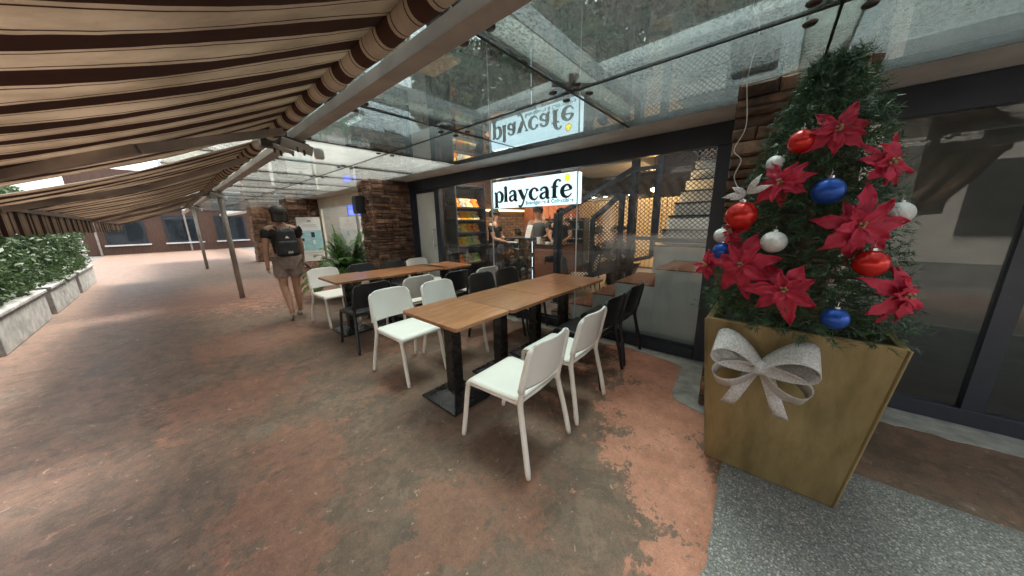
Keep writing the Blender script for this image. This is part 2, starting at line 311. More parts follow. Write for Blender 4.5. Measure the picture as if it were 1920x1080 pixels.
M['frame'] = mat('charcoal_frame', (0.014, 0.018, 0.029), (0.024, 0.030, 0.046), 0.42, scale=2, rvar=0.1)
M['concrete'] = mat('concrete', (0.62, 0.65, 0.65), (0.78, 0.80, 0.79), 0.8, scale=3.5, bmp=0.2, bscale=30)
M['stair'] = mat('grey_plaster', (0.62, 0.65, 0.62), (0.72, 0.75, 0.71), 0.7, scale=4, bmp=0.08, bscale=25)
M['pad'] = mat('grey_screed', (0.20, 0.20, 0.185), (0.36, 0.35, 0.32), 0.8, scale=7, space='World', bmp=0.3, bscale=60)
M['tread'] = mat('brown_tread', (0.085, 0.034, 0.019), (0.125, 0.055, 0.031), 0.85, scale=8, spec=0.2)
M['poly'] = leaf_mat('brightened_rafter', (0.78, 0.80, 0.78), (0.88, 0.89, 0.87), 0.5)  # rafter steel made translucent so light from above brightens its underside
M['steel'] = mat('white_painted_steel', (0.52, 0.54, 0.53), (0.66, 0.67, 0.65), 0.5, scale=3, stretch=(1, 0.3, 1), rvar=0.1)
M['beam'] = mat('grey_painted_steel', (0.27, 0.235, 0.21), (0.38, 0.34, 0.31), 0.45, scale=4, rvar=0.1)
M['chrome'] = mat('brushed_steel', (0.5, 0.5, 0.5), (0.62, 0.62, 0.62), 0.25, 1.0, scale=30)
M['darkmetal'] = mat('dark_fitting', (0.05, 0.045, 0.04), (0.1, 0.09, 0.08), 0.4, 0.7, scale=20)
M['stone'] = mat('brown_stone', (0.080, 0.046, 0.034), (0.26, 0.145, 0.09), 0.85, scale=9, bmp=1.0, bscale=28, rnd=0.6, space='World')
M['mortar'] = mat('dark_mortar', (0.025, 0.02, 0.018), (0.045, 0.036, 0.03), 0.95, scale=20)
M['gold'] = mat('gold_painted_planter', (0.20, 0.150, 0.068), (0.34, 0.262, 0.128), 0.40, 0.5, scale=5, detail=12, stretch=(1.6, 1.6, .5), rvar=0.2, bmp=0.16, bscale=60)
M['silver'] = mat('silver_ribbon', (0.55, 0.53, 0.52), (0.85, 0.83, 0.82), 0.33, 0.75, scale=120, bmp=0.9, bscale=220)
M['needle'] = leaf_mat('fir_needles', (0.016, 0.045, 0.018), (0.055, 0.125, 0.048), 0.15)
M['petal'] = leaf_mat('poinsettia_red', (0.44, 0.012, 0.04), (0.78, 0.055, 0.13), 0.25, 0.6)
M['redball'] = mat('red_bauble', (0.5, 0.012, 0.01), (0.58, 0.02, 0.015), 0.2, 0.35, scale=5)
M['blueball'] = mat('blue_bauble', (0.01, 0.06, 0.32), (0.015, 0.08, 0.4), 0.3, 0.4, scale=5)
M['whiteball'] = mat('white_bauble', (0.6, 0.6, 0.6), (0.75, 0.75, 0.74), 0.35, 0.3, scale=60, bmp=0.6, bscale=200)
M['palm'] = leaf_mat('palm_leaf', (0.06, 0.15, 0.035), (0.17, 0.32, 0.085), 0.3, 0.35)
M['leaf'] = leaf_mat('tree_leaf', (0.022, 0.05, 0.018), (0.075, 0.12, 0.045), 0.4)
M['bark'] = mat('bark', (0.05, 0.035, 0.025), (0.13, 0.095, 0.07), 0.9, scale=9, bmp=0.8)
M['clay'] = mat('terracotta_pot', (0.26, 0.08, 0.045), (0.36, 0.13, 0.075), 0.7, scale=6)
M['soil'] = mat('soil', (0.02, 0.015, 0.01), (0.05, 0.035, 0.025), 0.95, scale=30, bmp=0.5)
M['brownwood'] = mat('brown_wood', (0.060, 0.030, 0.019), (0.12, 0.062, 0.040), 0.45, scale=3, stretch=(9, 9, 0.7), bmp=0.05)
M['counterwood'] = mat('counter_wood', (0.20, 0.082, 0.048), (0.27, 0.115, 0.07), 0.4, scale=3, stretch=(1, 1, 8))
M['warmwall'] = mat('warm_wall', (0.50, 0.33, 0.16), (0.66, 0.47, 0.25), 0.6, scale=3, stretch=(6, 6, 1))
M['copper'] = mat('copper_panel', (0.42, 0.13, 0.07), (0.55, 0.2, 0.11), 0.32, 0.3, scale=4)
M['brickwall'] = mat('brick_face', (0.22, 0.105, 0.06), (0.4, 0.23, 0.14), 0.8, scale=14, rnd=0.25)
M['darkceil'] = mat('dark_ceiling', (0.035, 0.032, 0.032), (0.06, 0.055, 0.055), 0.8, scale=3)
M['greyceil'] = mat('grey_duct', (0.26, 0.25, 0.25), (0.34, 0.33, 0.33), 0.6, scale=3)
M['cream'] = mat('cream_fascia', (0.62, 0.57, 0.48), (0.74, 0.69, 0.6), 0.6, scale=2.5, bmp=0.05)
M['greywall'] = mat('grey_wall', (0.28, 0.27, 0.26), (0.36, 0.35, 0.33), 0.7, scale=2)
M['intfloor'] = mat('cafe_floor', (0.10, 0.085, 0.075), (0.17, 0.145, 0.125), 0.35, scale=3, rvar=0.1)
M['paper'] = mat('paper', (0.7, 0.7, 0.68), (0.78, 0.78, 0.76), 0.6, scale=4)
M['teal'] = mat('teal_print', (0.26, 0.54, 0.60), (0.40, 0.64, 0.68), 0.5, scale=7)
M['ink'] = mat('ink', (0.022, 0.026, 0.045), (0.03, 0.035, 0.055), 0.5)
M['logoyellow'] = emis('logo_yellow', (0.85, 0.68, 0.02), 0.9)
M['ledwarm'] = emis('led_warm', (1.0, 0.66, 0.16), 1.6)
M['ledcool'] = emis('led_cool', (0.85, 0.93, 1.0), 0.45)
M['bulb'] = emis('bulb_warm', (1.0, 0.62, 0.25), 60.0)
M['downlight'] = emis('downlight', (1.0, 0.9, 0.75), 14.0)
M['tvglow'] = None
M['skin'] = mat('skin', (0.42, 0.23, 0.15), (0.52, 0.30, 0.2), 0.5, scale=9)
M['hair'] = mat('dark_hair', (0.012, 0.009, 0.008), (0.03, 0.022, 0.018), 0.5, scale=40, stretch=(1, 1, 0.2))
M['cloth_black'] = mat('black_cloth', (0.012, 0.012, 0.014), (0.022, 0.022, 0.025), 0.8, scale=30, bmp=0.2)
M['cloth_navy'] = mat('navy_cloth', (0.018, 0.022, 0.04), (0.03, 0.035, 0.06), 0.8, scale=30, bmp=0.2)
M['cloth_taupe'] = mat('taupe_cloth', (0.27, 0.21, 0.185), (0.38, 0.30, 0.265), 0.85, scale=24, bmp=0.3)
M['cloth_grey'] = mat('grey_cloth', (0.07, 0.07, 0.08), (0.12, 0.12, 0.13), 0.8, scale=24, bmp=0.2)
M['pack'] = mat('black_nylon', (0.012, 0.013, 0.016), (0.026, 0.027, 0.031), 0.55, scale=14, bmp=0.25, bscale=120)
M['sole'] = mat('tan_sole', (0.16, 0.10, 0.07), (0.24, 0.16, 0.12), 0.8, scale=20)
M['shoe'] = mat('beige_shoe', (0.42, 0.36, 0.29), (0.52, 0.46, 0.38), 0.7, scale=20)
M['glass_store'] = thin_glass('storefront_glass', (0.93, 0.95, 0.95), (0.5, 0.5, 0.5), 0.012, 3, 0.008, 1.5, 1.0)
M['glass_case'] = thin_glass('case_glass', (0.82, 0.87, 0.87), (0.5, 0.5, 0.5), 0.01, 3, 0.02, 1.45)
M['glass_roof'] = thin_glass('canopy_glass', (0.60, 0.665, 0.645), (0.40, 0.44, 0.42), 0.085, 30, 0.010, 1.52, 2.1, 0.8, 0.9)
M['glass_roof_lit'] = thin_glass('lit_canopy_glass', (0.76, 0.78, 0.75), (0.67, 0.69, 0.65), 0.42, 6, 0.02, 1.52, 1.1, 0.35, 0.3)  # milkier copy of canopy glass; paints in the bright light over far panels
M['glass_roof_lit_patch'] = thin_glass('lit_patch_canopy_glass', (0.76, 0.78, 0.75), (0.77, 0.79, 0.75), 0.62, 4, 0.02, 1.52, 1.1, 0.2, 0.15)  # palest painted-bright copy, scattered as the patchwork of lighter panels
M['frost'] = mat('frosted_pane', (0.50, 0.51, 0.47), (0.58, 0.59, 0.55), 0.45, scale=2)
M['plastic_white'] = mat('white_housing', (0.7, 0.71, 0.7), (0.78, 0.79, 0.78), 0.4, scale=4)

# ================================================================== LARGE STRUCTURE
D = 3.378                                   # storefront plane
tag(MB().bx(-120, 120, -120, 120, -0.3, -0.012).build('ground', mat('outer_ground', (0.07, 0.065, 0.058), (0.13, 0.12, 0.105), 0.9, scale=1.2, space='World', bmp=0.2)), 'dark outdoor ground beyond the covered walkway', None, None, 'structure')
fl = MB()
fl.add([(-40, -2.4, 0), (6, -2.4, 0), (6, 3.46, 0), (-40, 3.46, 0), (-40, -2.4, -0.2), (6, -2.4, -0.2), (6, 3.46, -0.2), (-40, 3.46, -0.2)],
       [(0, 1, 2, 3), (7, 6, 5, 4), (0, 4, 5, 1), (1, 5, 6, 2), (2, 6, 7, 3), (3, 7, 4, 0)])
tag(fl.build('floor', M['floor']), 'worn brown and salmon painted concrete walkway floor', None, None, 'structure')
# grey screed in front of the shop frame, ragged edge
def ragged(pts, amp, k=6):
    out = []
    for i in range(len(pts) - 1):
        a, b = np.array(pts[i]), np.array(pts[i + 1]); L = max(2, int(np.linalg.norm(b - a) * k * 3))
        for t in range(L): out.append(tuple(a + (b - a) * t / L + (RNG.normal(0, amp, 2) if t else 0)))
    return out
edge = ragged([(-5.6, 3.25), (-3.2, 3.2), (-1.5, 3.22), (-1.05, 3.26), (-0.62, 3.19), (-0.50, 3.12), (-0.47, 2.6), (-0.44, 2.5), (-0.32, 2.45), (-0.17, 2.40), (0.1, 2.36), (0.5, 2.4), (0.6, 3.1), (3, 3.2)], 0.008)
tag(MB().prism(edge + [(3, 3.43), (-5.6, 3.43)], 0.001, 0.005).build('screed_strip', M['pad']), 'grey bare screed strip along the shop frame and pier', None, None, 'structure')
# pebble-wash paving at lower right
def pebble_mat():
    m, nt, b = new_mat('pebble_wash'); v = coords(nt, 'World'); vo = N(nt, 'ShaderNodeTexVoronoi'); vo.inputs['Scale'].default_value = 190; nt.links.new(v, vo.inputs['Vector'])
    sep = N(nt, 'ShaderNodeSeparateColor'); nt.links.new(vo.outputs['Color'], sep.inputs[0])
    nt.links.new(ramp(nt, sep.outputs[0], [(0.0, (0.10, 0.10, 0.095)), (0.5, (0.16, 0.16, 0.15)), (0.8, (0.20, 0.2, 0.19)), (1, (0.28, 0.27, 0.255))]), b.inputs['Base Color'])
    b.inputs['Roughness'].default_value = 0.75; bump(nt, b, vo.outputs['Distance'], -0.6, 0.01); return m
pe = ragged([(-0.30, 0.3), (-0.03, 1.25), (-0.05, 1.9), (-0.06, 2.2), (0.3, 2.35)], 0.003)
tag(MB().prism([(3, 0.3)] + pe + [(3, 2.35)][:1], 0.001, 0.0045).build('pebble_paving', pebble_mat()), 'grey pebble wash paving strip beside the gold planter', None, None, 'structure')

def pebbles(n):
    rg = np.random.default_rng(5); X = rg.uniform(-.16, 1.5, n * 2); Yy = rg.uniform(.75, 2.3, n * 2); ex = np.interp(Yy, [p[1] for p in pe[:-8]], [p[0] for p in pe[:-8]]) + .006
    k = (X > ex) & ~((X > -.15) & (X < .43) & (Yy > 1.94)); X, Yy = X[k][:n], Yy[k][:n]; m = len(X); r = rg.uniform(.0028, .0062, m); a = rg.uniform(0, 3.14, m)
    base = np.array([(1, 0, 0), (.3, .95, 0), (-.8, .6, 0), (-.8, -.6, 0), (.3, -.95, 0), (.1, 0, .75), (0, 0, -.4)]); F0 = np.array([(i, (i + 1) % 5, 5) for i in range(5)])
    V = np.empty((m, 7, 3)); ca_, sa_ = np.cos(a)[:, None], np.sin(a)[:, None]; st_ = rg.uniform(.65, 1, m)[:, None]; bx_ = base[None, :, 0]; by_ = base[None, :, 1] * st_
    V[:, :, 0] = X[:, None] + r[:, None] * (bx_ * ca_ - by_ * sa_); V[:, :, 1] = Yy[:, None] + r[:, None] * (bx_ * sa_ + by_ * ca_); V[:, :, 2] = .0046 + r[:, None] * base[None, :, 2] * .7
    F = (F0[None] + (np.arange(m) * 7)[:, None, None]).reshape(-1, 3); mb = MB(); mb.v = V.reshape(-1, 3).tolist(); mb.f = F.tolist(); return mb
def pebble_stone_mat():
    m, nt, b = new_mat('pebble_stone'); g = N(nt, 'ShaderNodeNewGeometry'); nt.links.new(ramp(nt, g.outputs['Random Per Island'], [(0, (.07, .07, .065)), (.35, (.17, .17, .16)), (.7, (.27, .265, .245)), (.9, (.42, .40, .37)), (1, (.3, .2, .15))]), b.inputs['Base Color']); b.inputs['Roughness'].default_value = .6; return m
tag(pebbles(26000).build('pebbles', pebble_stone_mat(), smooth=True), 'small mixed grey pebbles set in the paving beside the planter', None, None, 'stuff')

# ---- cafe building shell
cb = thing('cafe_building', 'single storey cafe building with dark interior behind the glass front', 'building', (-2.7, 5.5, 0))
def W(mb, t): x, y, z = t.location; return mb.xf(lambda a, b, c: (a - x, b - y, c - z))
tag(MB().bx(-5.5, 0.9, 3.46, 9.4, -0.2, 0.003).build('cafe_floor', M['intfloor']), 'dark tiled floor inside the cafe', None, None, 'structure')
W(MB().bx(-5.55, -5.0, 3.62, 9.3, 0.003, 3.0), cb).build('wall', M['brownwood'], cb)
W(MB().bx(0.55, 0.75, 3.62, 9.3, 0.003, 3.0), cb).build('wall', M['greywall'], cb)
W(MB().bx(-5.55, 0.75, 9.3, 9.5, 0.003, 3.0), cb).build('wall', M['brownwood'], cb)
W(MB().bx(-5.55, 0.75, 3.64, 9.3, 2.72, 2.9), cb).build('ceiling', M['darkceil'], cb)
W(MB().bx(-5.7, 0.8, 3.50, 9.6, 2.95, 3.15), cb).build('roof', M['concrete'], cb)
W(MB().bx(-40, 6, 2.95, 3.46, 2.268, 2.42), cb).build('ledge', M['concrete'], cb, bevel=0.015)
W(MB().bx(-40, 6, 3.2, 3.49, 2.425, 2.94), cb).build('parapet', M['concrete'], cb, bevel=0.02)
# brick band low on the side wall under the light strip
brm = MB().box((0, 0, 0), (0.02, 0.20, 0.06)).mesh('brick', M['brickwall'])
for r_ in range(8):
    for c_ in range(10):
        o = bpy.data.objects.new('brick', brm); COL.objects.link(o); o.parent = cb
        o.location = (-4.985 + 2.7, 4.75 + c_ * 0.215 + (r_ % 2) * 0.107 - 5.5, 1.06 + r_ * 0.068)
# copper-toned panels and warm timber slats on the back wall
for i in range(8): W(MB().bx(-4.995, -4.93, 6.3 + i * 0.36, 6.3 + i * 0.36 + 0.345, 1.0, 2.6), cb).build('panel', M['copper'], cb, bevel=0.03)
slat = MB().box((0, 0, 0), (0.10, 0.04, 2.5)).mesh('slat', M['warmwall'])
for i in range(33):
    o = bpy.data.objects.new('slat', slat); COL.objects.link(o); o.parent = cb; o.location = (-4.92 + i * 0.118 + 2.7, 9.26 - 5.5, 1.3)
W(MB().bx(-3.2, -1.75, 5.2, 6.6, 2.36, 2.715), cb).build('duct', M['greyceil'], cb, bevel=0.02)
W(MB().bx(-4.3, -1.25, 7.0, 7.25, 1.90, 2.715), cb).build('bulkhead', M['darkceil'], cb)

# ---- storefront
sf = thing('cafe_storefront', 'charcoal metal cafe shopfront with tall glass panes and a door', 'shopfront', (-3.0, D, 0))
def S(mb): return W(mb, sf)
S(MB().bx(-5.6, -0.2, D, D + 0.09, 2.075, 2.264)).build('head_beam', M['frame'], sf, bevel=0.004)
S(MB().bx(-5.6, -5.45, D + 0.002, D + 0.088, 0.006, 2.072)).build('post', M['frame'], sf, bevel=0.003)
S(MB().bx(-4.77, -4.64, D + 0.002, D + 0.088, 0.006, 2.072)).build('post', M['frame'], sf, bevel=0.003)
S(MB().bx(-0.455, -0.335, D + 0.002, D + 0.088, 0.006, 2.072)).build('post', M['frame'], sf, bevel=0.003)
S(MB().bx(-4.637, -0.458, D - 0.005, D + 0.086, 0.006, 0.115)).build('bottom_rail', M['frame'], sf, bevel=0.004)
S(MB().bx(-4.637, -0.458, D + 0.012, D + 0.03, 0.117, 0.15)).build('glazing_bead', M['frame'], sf, bevel=0.002)
for a, b in ((-4.637, -3.337), (-3.333, -1.868), (-1.864, -0.458)):
    S(MB().bx(a, b, D + 0.04, D + 0.05, 0.118, 2.073)).build('glass_pane', M['glass_store'], sf)
for x in (-3.335, -1.866): S(MB().bx(x - 0.0045, x + 0.0045, D + 0.036, D + 0.054, 0.118, 2.073)).build('joint', mat('silicone', (0.55, 0.6, 0.62), None, 0.3), sf)
dr = S(MB().bx(-5.447, -4.773, D + 0.03, D + 0.075, 2.02, 2.071).bx(-5.447, -4.773, D + 0.03, D + 0.075, 0.02, 0.12).bx(-5.447, -5.41, D + 0.03, D + 0.075, 0.12, 2.02).bx(-4.81, -4.773, D + 0.03, D + 0.075, 0.12, 2.02)).build('door', M['frame'], sf)
S(MB().bx(-5.41, -4.81, D + 0.045, D + 0.06, 0.12, 2.02)).build('pane', M['frost'], dr)
S(MB().tube([(-4.86, D + 0.03, 1.03), (-4.86, D - 0.03, 1.03), (-4.86, D - 0.03, 1.33), (-4.86, D + 0.03, 1.33)], 0.012, 8)).build('handle', M['chrome'], dr)

# ---- stone piers
def pillow_stone(wd, ht, dp):
    j = lambda a: random.uniform(-a, a)
    e = min(wd, ht) * random.uniform(0.12, 0.3)
    vs = [(-wd / 2 + j(.006), 0, -ht / 2 + j(.005)), (wd / 2 + j(.006), 0, -ht / 2 + j(.005)), (wd / 2 + j(.006), 0, ht / 2 + j(.005)), (-wd / 2 + j(.006), 0, ht / 2 + j(.005))]
    vs += [(x * .99, -dp * random.uniform(.45, .8), z * .985) for x, y, z in vs[:4]]
    vs += [(math.copysign(abs(x) - e, x), -dp * random.uniform(.8, 1.25), math.copysign(abs(z) - e, z)) for x, y, z in vs[:4]]
    vs.append((j(wd * .2), -dp * random.uniform(.9, 1.4), j(ht * .15)))
    fs = [(0, 1, 5, 4), (1, 2, 6, 5), (2, 3, 7, 6), (3, 0, 4, 7), (4, 5, 9, 8), (5, 6, 10, 9), (6, 7, 11, 10), (7, 4, 8, 11), (8, 9, 12), (9, 10, 12), (10, 11, 12), (11, 8, 12)]
    return MB().add(vs, fs)
def stone_face(par, org, u, wd, ht, rz, hmin=.06, hmax=.13, lmin=.14, lmax=.4):
    z = 0.0
    while z < ht - 0.02:
        h = min(random.uniform(hmin, hmax), ht - z)
        if ht - z - h < 0.04: h = ht - z
        x = 0.0
        while x < wd - 0.01:
            l = min(random.uniform(lmin, lmax), wd - x)
            if wd - x - l < 0.08: l = wd - x
            split = h > .08 and random.random() < .3
            for k in range(2 if split else 1):
                hh = h / 2 if split else h
                o = pillow_stone(l - .007, hh - .006, random.uniform(.012, .045)).build('stone', M['stone'], par)
                o.location = Vector(org) + Vector(u) * (x + l / 2) + Vector((0, 0, z + hh / 2 + k * hh)) - par.location; o.rotation_euler = (0, 0, rz)
            x += l
        z += h
def pier(x0, x1, y0, y1, label, faces, big=1.0):
    t = thing('stone_pier', label, 'pier', ((x0 + x1) / 2, (y0 + y1) / 2, 0), group='rough stone piers between the shop bays')
    W(MB().bx(x0, x1, y0, y1, 0.006, 2.262), t).build('core', M['mortar'], t)
    if 'f' in faces: stone_face(t, (x0, y0, 0.008), (1, 0, 0), x1 - x0, 2.25, 0, .042 * big, .098 * big, .12 * big, .36 * big)
    if 'r' in faces: stone_face(t, (x1, y0, 0.008), (0, 1, 0), y1 - y0, 2.25, R(90), .042 * big, .098 * big, .12 * big, .36 * big)
    return t
pier(-0.27, 0.29, 2.57, 3.36, 'rough brown stone pier behind the gold planter and Christmas tree', 'fr')
pier(-6.18, -5.64, 2.64, 3.40, 'rough brown stone pier beside the cafe door', 'fr')
pier(-11.7, -11.0, 2.56, 3.44, 'far rough brown stone pier behind the white standing banner', 'fr', 1.7)
pier(-17.1, -16.4, 2.56, 3.44, 'farthest small rough stone pier down the walkway', 'fr', 3.5)

# ---- neighbouring shop (left) and dark shop bay (right)
ns = thing('neighbouring_shop', 'pale neighbouring shop bay with cream fascia beyond the stone pier', 'shop', (-8.6, 3.5, 0))
W(MB().bx(-10.95, -6.2, 3.38, 3.46, 1.98, 2.264), ns).build('fascia', M['cream'], ns, bevel=0.004)
W(MB().bx(-10.95, -10.82, 3.384, 3.45, 0.006, 1.977), ns).build('post', M['cream'], ns, bevel=0.004)
W(MB().bx(-8.3, -8.24, 3.39, 3.44, 0.05, 1.977), ns).build('mullion', M['greywall'], ns)
for a, b in ((-10.81, -8.305), (-8.235, -6.19)): W(MB().bx(a, b, 3.41, 3.42, 0.03, 1.977), ns).build('glass_pane', M['glass_store'], ns)
W(MB().bx(-10.95, -6.2, 6.0, 6.1, 0.003, 2.7), ns).build('back_wall', M['greywall'], ns)
W(MB().bx(-6.2, -6.0, 3.46, 6.0, 0.003, 2.7), ns).build('side_wall', M['greywall'], ns)
W(MB().bx(-11.3, -11.0, 3.46, 6.0, 0.003, 2.7), ns).build('side_wall', M['greywall'], ns)
W(MB().bx(-11.3, -6.0, 3.47, 6.2, 2.72, 2.9), ns).build('ceiling', M['cream'], ns)
rs = thing('dark_shopfront', 'dark shopfront bay with black frame right of the stone pier', 'shopfront', (1.5, 3.4, 0))
W(MB().bx(0.31, 3.5, D, D + 0.09, 2.07, 2.264), rs).build('head_beam', M['frame'], rs, bevel=0.004)
W(MB().bx(0.31, 3.5, D, D + 0.09, 0.006, 0.12), rs).build('bottom_rail', M['frame'], rs, bevel=0.004)
for x in (0.31, 1.15, 2.3): W(MB().bx(x, x + 0.09, D + .003, D + 0.08, 0.122, 2.068), rs).build('mullion', M['frame'], rs)
for a, b in ((0.402, 1.148), (1.242, 2.298), (2.392, 3.5)): W(MB().bx(a, b, D + 0.04, D + 0.05, 0.122, 2.068), rs).build('glass_pane', M['glass_store'], rs)
W(MB().bx(0.77, 3.5, 6.4, 6.5, 0.003, 2.7), rs).build('back_wall', M['greywall'], rs)
W(MB().bx(3.5, 3.6, 3.3, 6.5, 0.003, 2.7), rs).build('side_wall', M['greywall'], rs)
W(MB().bx(0.77, 3.6, 3.5, 6.5, 2.72, 2.9), rs).build('ceiling', M['darkceil'], rs)
# walkway end building
eb = thing('end_building', 'dim pale building closing the far end of the walkway', 'building', (-30, 2, 0))
W(MB().bx(-31, -30, -3, 8, 0, 5), eb).build('wall', M['brownwood'], eb)
W(MB().bx(-29.99, -29.8, -3, 8, 2.7, 2.95), eb).build('cornice', M['concrete'], eb)
for q in range(3): W(MB().tube([(-29.9, -2.5 + q * 3.7, 0), (-29.9, -2.5 + q * 3.7, 2.69)], .05, 8), eb).build('pipe', M['beam'], eb)
for i in range(4): 
    wn = W(MB().bx(-29.99, -29.95, -2.2 + i * 2.4, -0.6 + i * 2.4, 0.6, 2.3), eb).build('window', M['frame'], eb)
    W(MB().bx(-29.945, -29.94, -2.1 + i * 2.4, -0.7 + i * 2.4, 0.7, 2.2), eb).build('pane', M['glass_case'], wn); W(MB().bx(-29.94, -29.8, -2.3 + i * 2.4, -0.5 + i * 2.4, 0.5, 0.58), eb).build('sill', M['concrete'], wn); W(MB().bx(-29.938, -29.92, -1.42 + i * 2.4, -1.38 + i * 2.4, 0.7, 2.2), eb).build('mullion', M['frame'], wn)

# ---- glass canopy
GZ = 2.26
ca = thing('glass_canopy', 'glazed steel canopy roofing the whole walkway', 'canopy', (-3, 1.8, GZ))
xs = [-1.1 + 1.2 * k for k in range(-16, 5)]
ys = [0.15, 0.98, 1.90, 2.945]
pmesh = {}
for j in range(3):
    for i in range(len(xs) - 1):
        gm = 'glass_roof' if xs[i] > -3.6 else ('glass_roof_lit_patch' if (i * 5 + j * 3) % 4 == 0 else 'glass_roof_lit'); key = (j, gm)  # far panels use the copies with brightness put into the colour
        if key not in pmesh: pmesh[key] = MB().box((0, 0, 0), (1.188, ys[j + 1] - ys[j] - 0.012, 0.012)).mesh('glass_panel', M[gm])
        o = bpy.data.objects.new('glass_panel', pmesh[key]); COL.objects.link(o); o.parent = ca
        o.location = ((xs[i] + xs[i + 1]) / 2 + 3, (ys[j] + ys[j + 1]) / 2 - 1.8, 0.008)
sil = mat('black_silicone', (0.012, 0.012, 0.012), None, 0.6)
for x in xs: W(MB().bx(x - 0.0055, x + 0.0055, 0.15, 2.945, GZ - 0.001, GZ + 0.015), ca).build('joint', sil, ca)
for y in ys[1:3]: W(MB().bx(xs[0], xs[-1], y - 0.0055, y + 0.0055, GZ - 0.002, GZ + 0.014), ca).build('joint', sil, ca)
for x in xs:
    W(MB().bx(x - 0.09, x + 0.09, 0.15, 2.94, 2.372, 2.384), ca).build('rafter', M['poly'], ca)
    W(MB().bx(x - 0.10, x - 0.091, 0.15, 2.94, 2.355, 2.45).bx(x + 0.091, x + 0.10, 0.15, 2.94, 2.355, 2.45), ca).build('rafter_flange', M['steel'], ca)
disc = MB().lathe([(0.004, -0.012), (0.022, -0.010), (0.026, -0.004), (0.026, 0.0)], (0, 0, 0), 14).mesh('disc', M['darkmetal'], True)
arm = MB().bar((-0.09, -0.09, 0), (0.09, 0.09, 0), 0.02, 0.02).bar((-0.09, 0.09, 0.001), (0.09, -0.09, 0.001), 0.022, 0.021).tube([(0, 0, 0), (0, 0, 0.06)], 0.018, 8).mesh('spider_fitting', M['darkmetal'])
for x in xs[3:19]:
    for y in ys[1:3]:
        f = bpy.data.objects.new('spider_fitting', arm); COL.objects.link(f); f.parent = ca; f.location = (x + 3, y - 1.8, 0.045)
        for sx in (-1, 1):
            for sy in (-1, 1):
                d = bpy.data.objects.new('disc', disc); COL.objects.link(d); d.parent = f; d.location = (sx * .085, sy * .085, -0.044)
W(MB().bx(-22, 5, 0.835, 0.925, 2.15, 2.215), ca).build('edge_beam', M['beam'], ca, bevel=0.004)
for x in (-8.3, -15.5, 3.7): W(MB().tube([(x, 0.88, 0.0), (x, 0.88, 2.15)], 0.045, 14), ca).build('column', M['beam'], ca, smooth=True)
for i in range(16):
    x = xs[i + 3]; W(MB().bx(x - 0.03, x + 0.03, 0.85, 0.91, 2.216, 2.255), ca).build('bracket', M['darkmetal'], ca)

ft = thing('fluorescent_tube', 'short white fluorescent tube above the canopy glass behind the edge beam', 'lamp', (-3.35, 1.44, 2.43))
MB().bx(-.27, .27, -.025, .025, .04, .075).build('batten', M['steel'], ft); MB().tube([(-.25, 0, .02), (.25, 0, .02)], .014, 10).build('tube', emis('tube_white', (.95, 1, .98), 1.2), ft, smooth=True)
# ---- striped awning
def stripe_mat():
    m, nt, b = new_mat('striped_canvas'); out = nt.nodes['Material Output']; L = nt.links
    g = N(nt, 'ShaderNodeNewGeometry'); sp = N(nt, 'ShaderNodeSeparateXYZ'); L.new(g.outputs['Position'], sp.inputs[0])
    a = N(nt, 'ShaderNodeMath', operation='MULTIPLY_ADD'); a.inputs[1].default_value = -1 / 0.214; a.inputs[2].default_value = -5.79 + 10; L.new(sp.outputs[0], a.inputs[0])
    fr = N(nt, 'ShaderNodeMath', operation='FRACT'); L.new(a.outputs[0], fr.inputs[0])
    r = N(nt, 'ShaderNodeValToRGB'); r.color_ramp.interpolation = 'CONSTANT'; L.new(fr.outputs[0], r.inputs[0])
    cr, bn = (0.66, 0.57, 0.47, 1), (0.085, 0.038, 0.028, 1); e = r.color_ramp.elements
    st = [(0, cr), (0.19, bn), (0.215, cr), (0.30, bn), (0.70, cr), (0.785, bn), (0.81, cr)]
    while len(e) < len(st): e.new(0.99)
    for q, (p, c) in zip(e, st): q.position = p; q.color = c
    nz = ramp(nt, noise(nt, coords(nt, 'World', (1, .5, 1)), 5, 9, .7), [(0.3, (0.66, 0.63, 0.58)), (0.55, (0.98, 0.97, 0.96)), (0.7, (1.06, 1.06, 1.06))])
    mx = N(nt, 'ShaderNodeMix', data_type='RGBA', blend_type='MULTIPLY'); mx.inputs[0].default_value = 1; L.new(r.outputs[0], mx.inputs[6]); L.new(nz, mx.inputs[7])
    L.new(mx.outputs[2], b.inputs['Base Color']); b.inputs['Roughness'].default_value = 0.85
    t = N(nt, 'ShaderNodeBsdfTranslucent'); L.new(mx.outputs[2], t.inputs[0]); ms = N(nt, 'ShaderNodeMixShader'); ms.inputs[0].default_value = 0.35
    L.new(b.outputs[0], ms.inputs[1]); L.new(t.outputs[0], ms.inputs[2]); L.new(ms.outputs[0], out.inputs[0])
    bump(nt, b, noise(nt, coords(nt, 'World'), 400, 2), 0.15, 0.001); return m
M['canvas'] = stripe_mat()
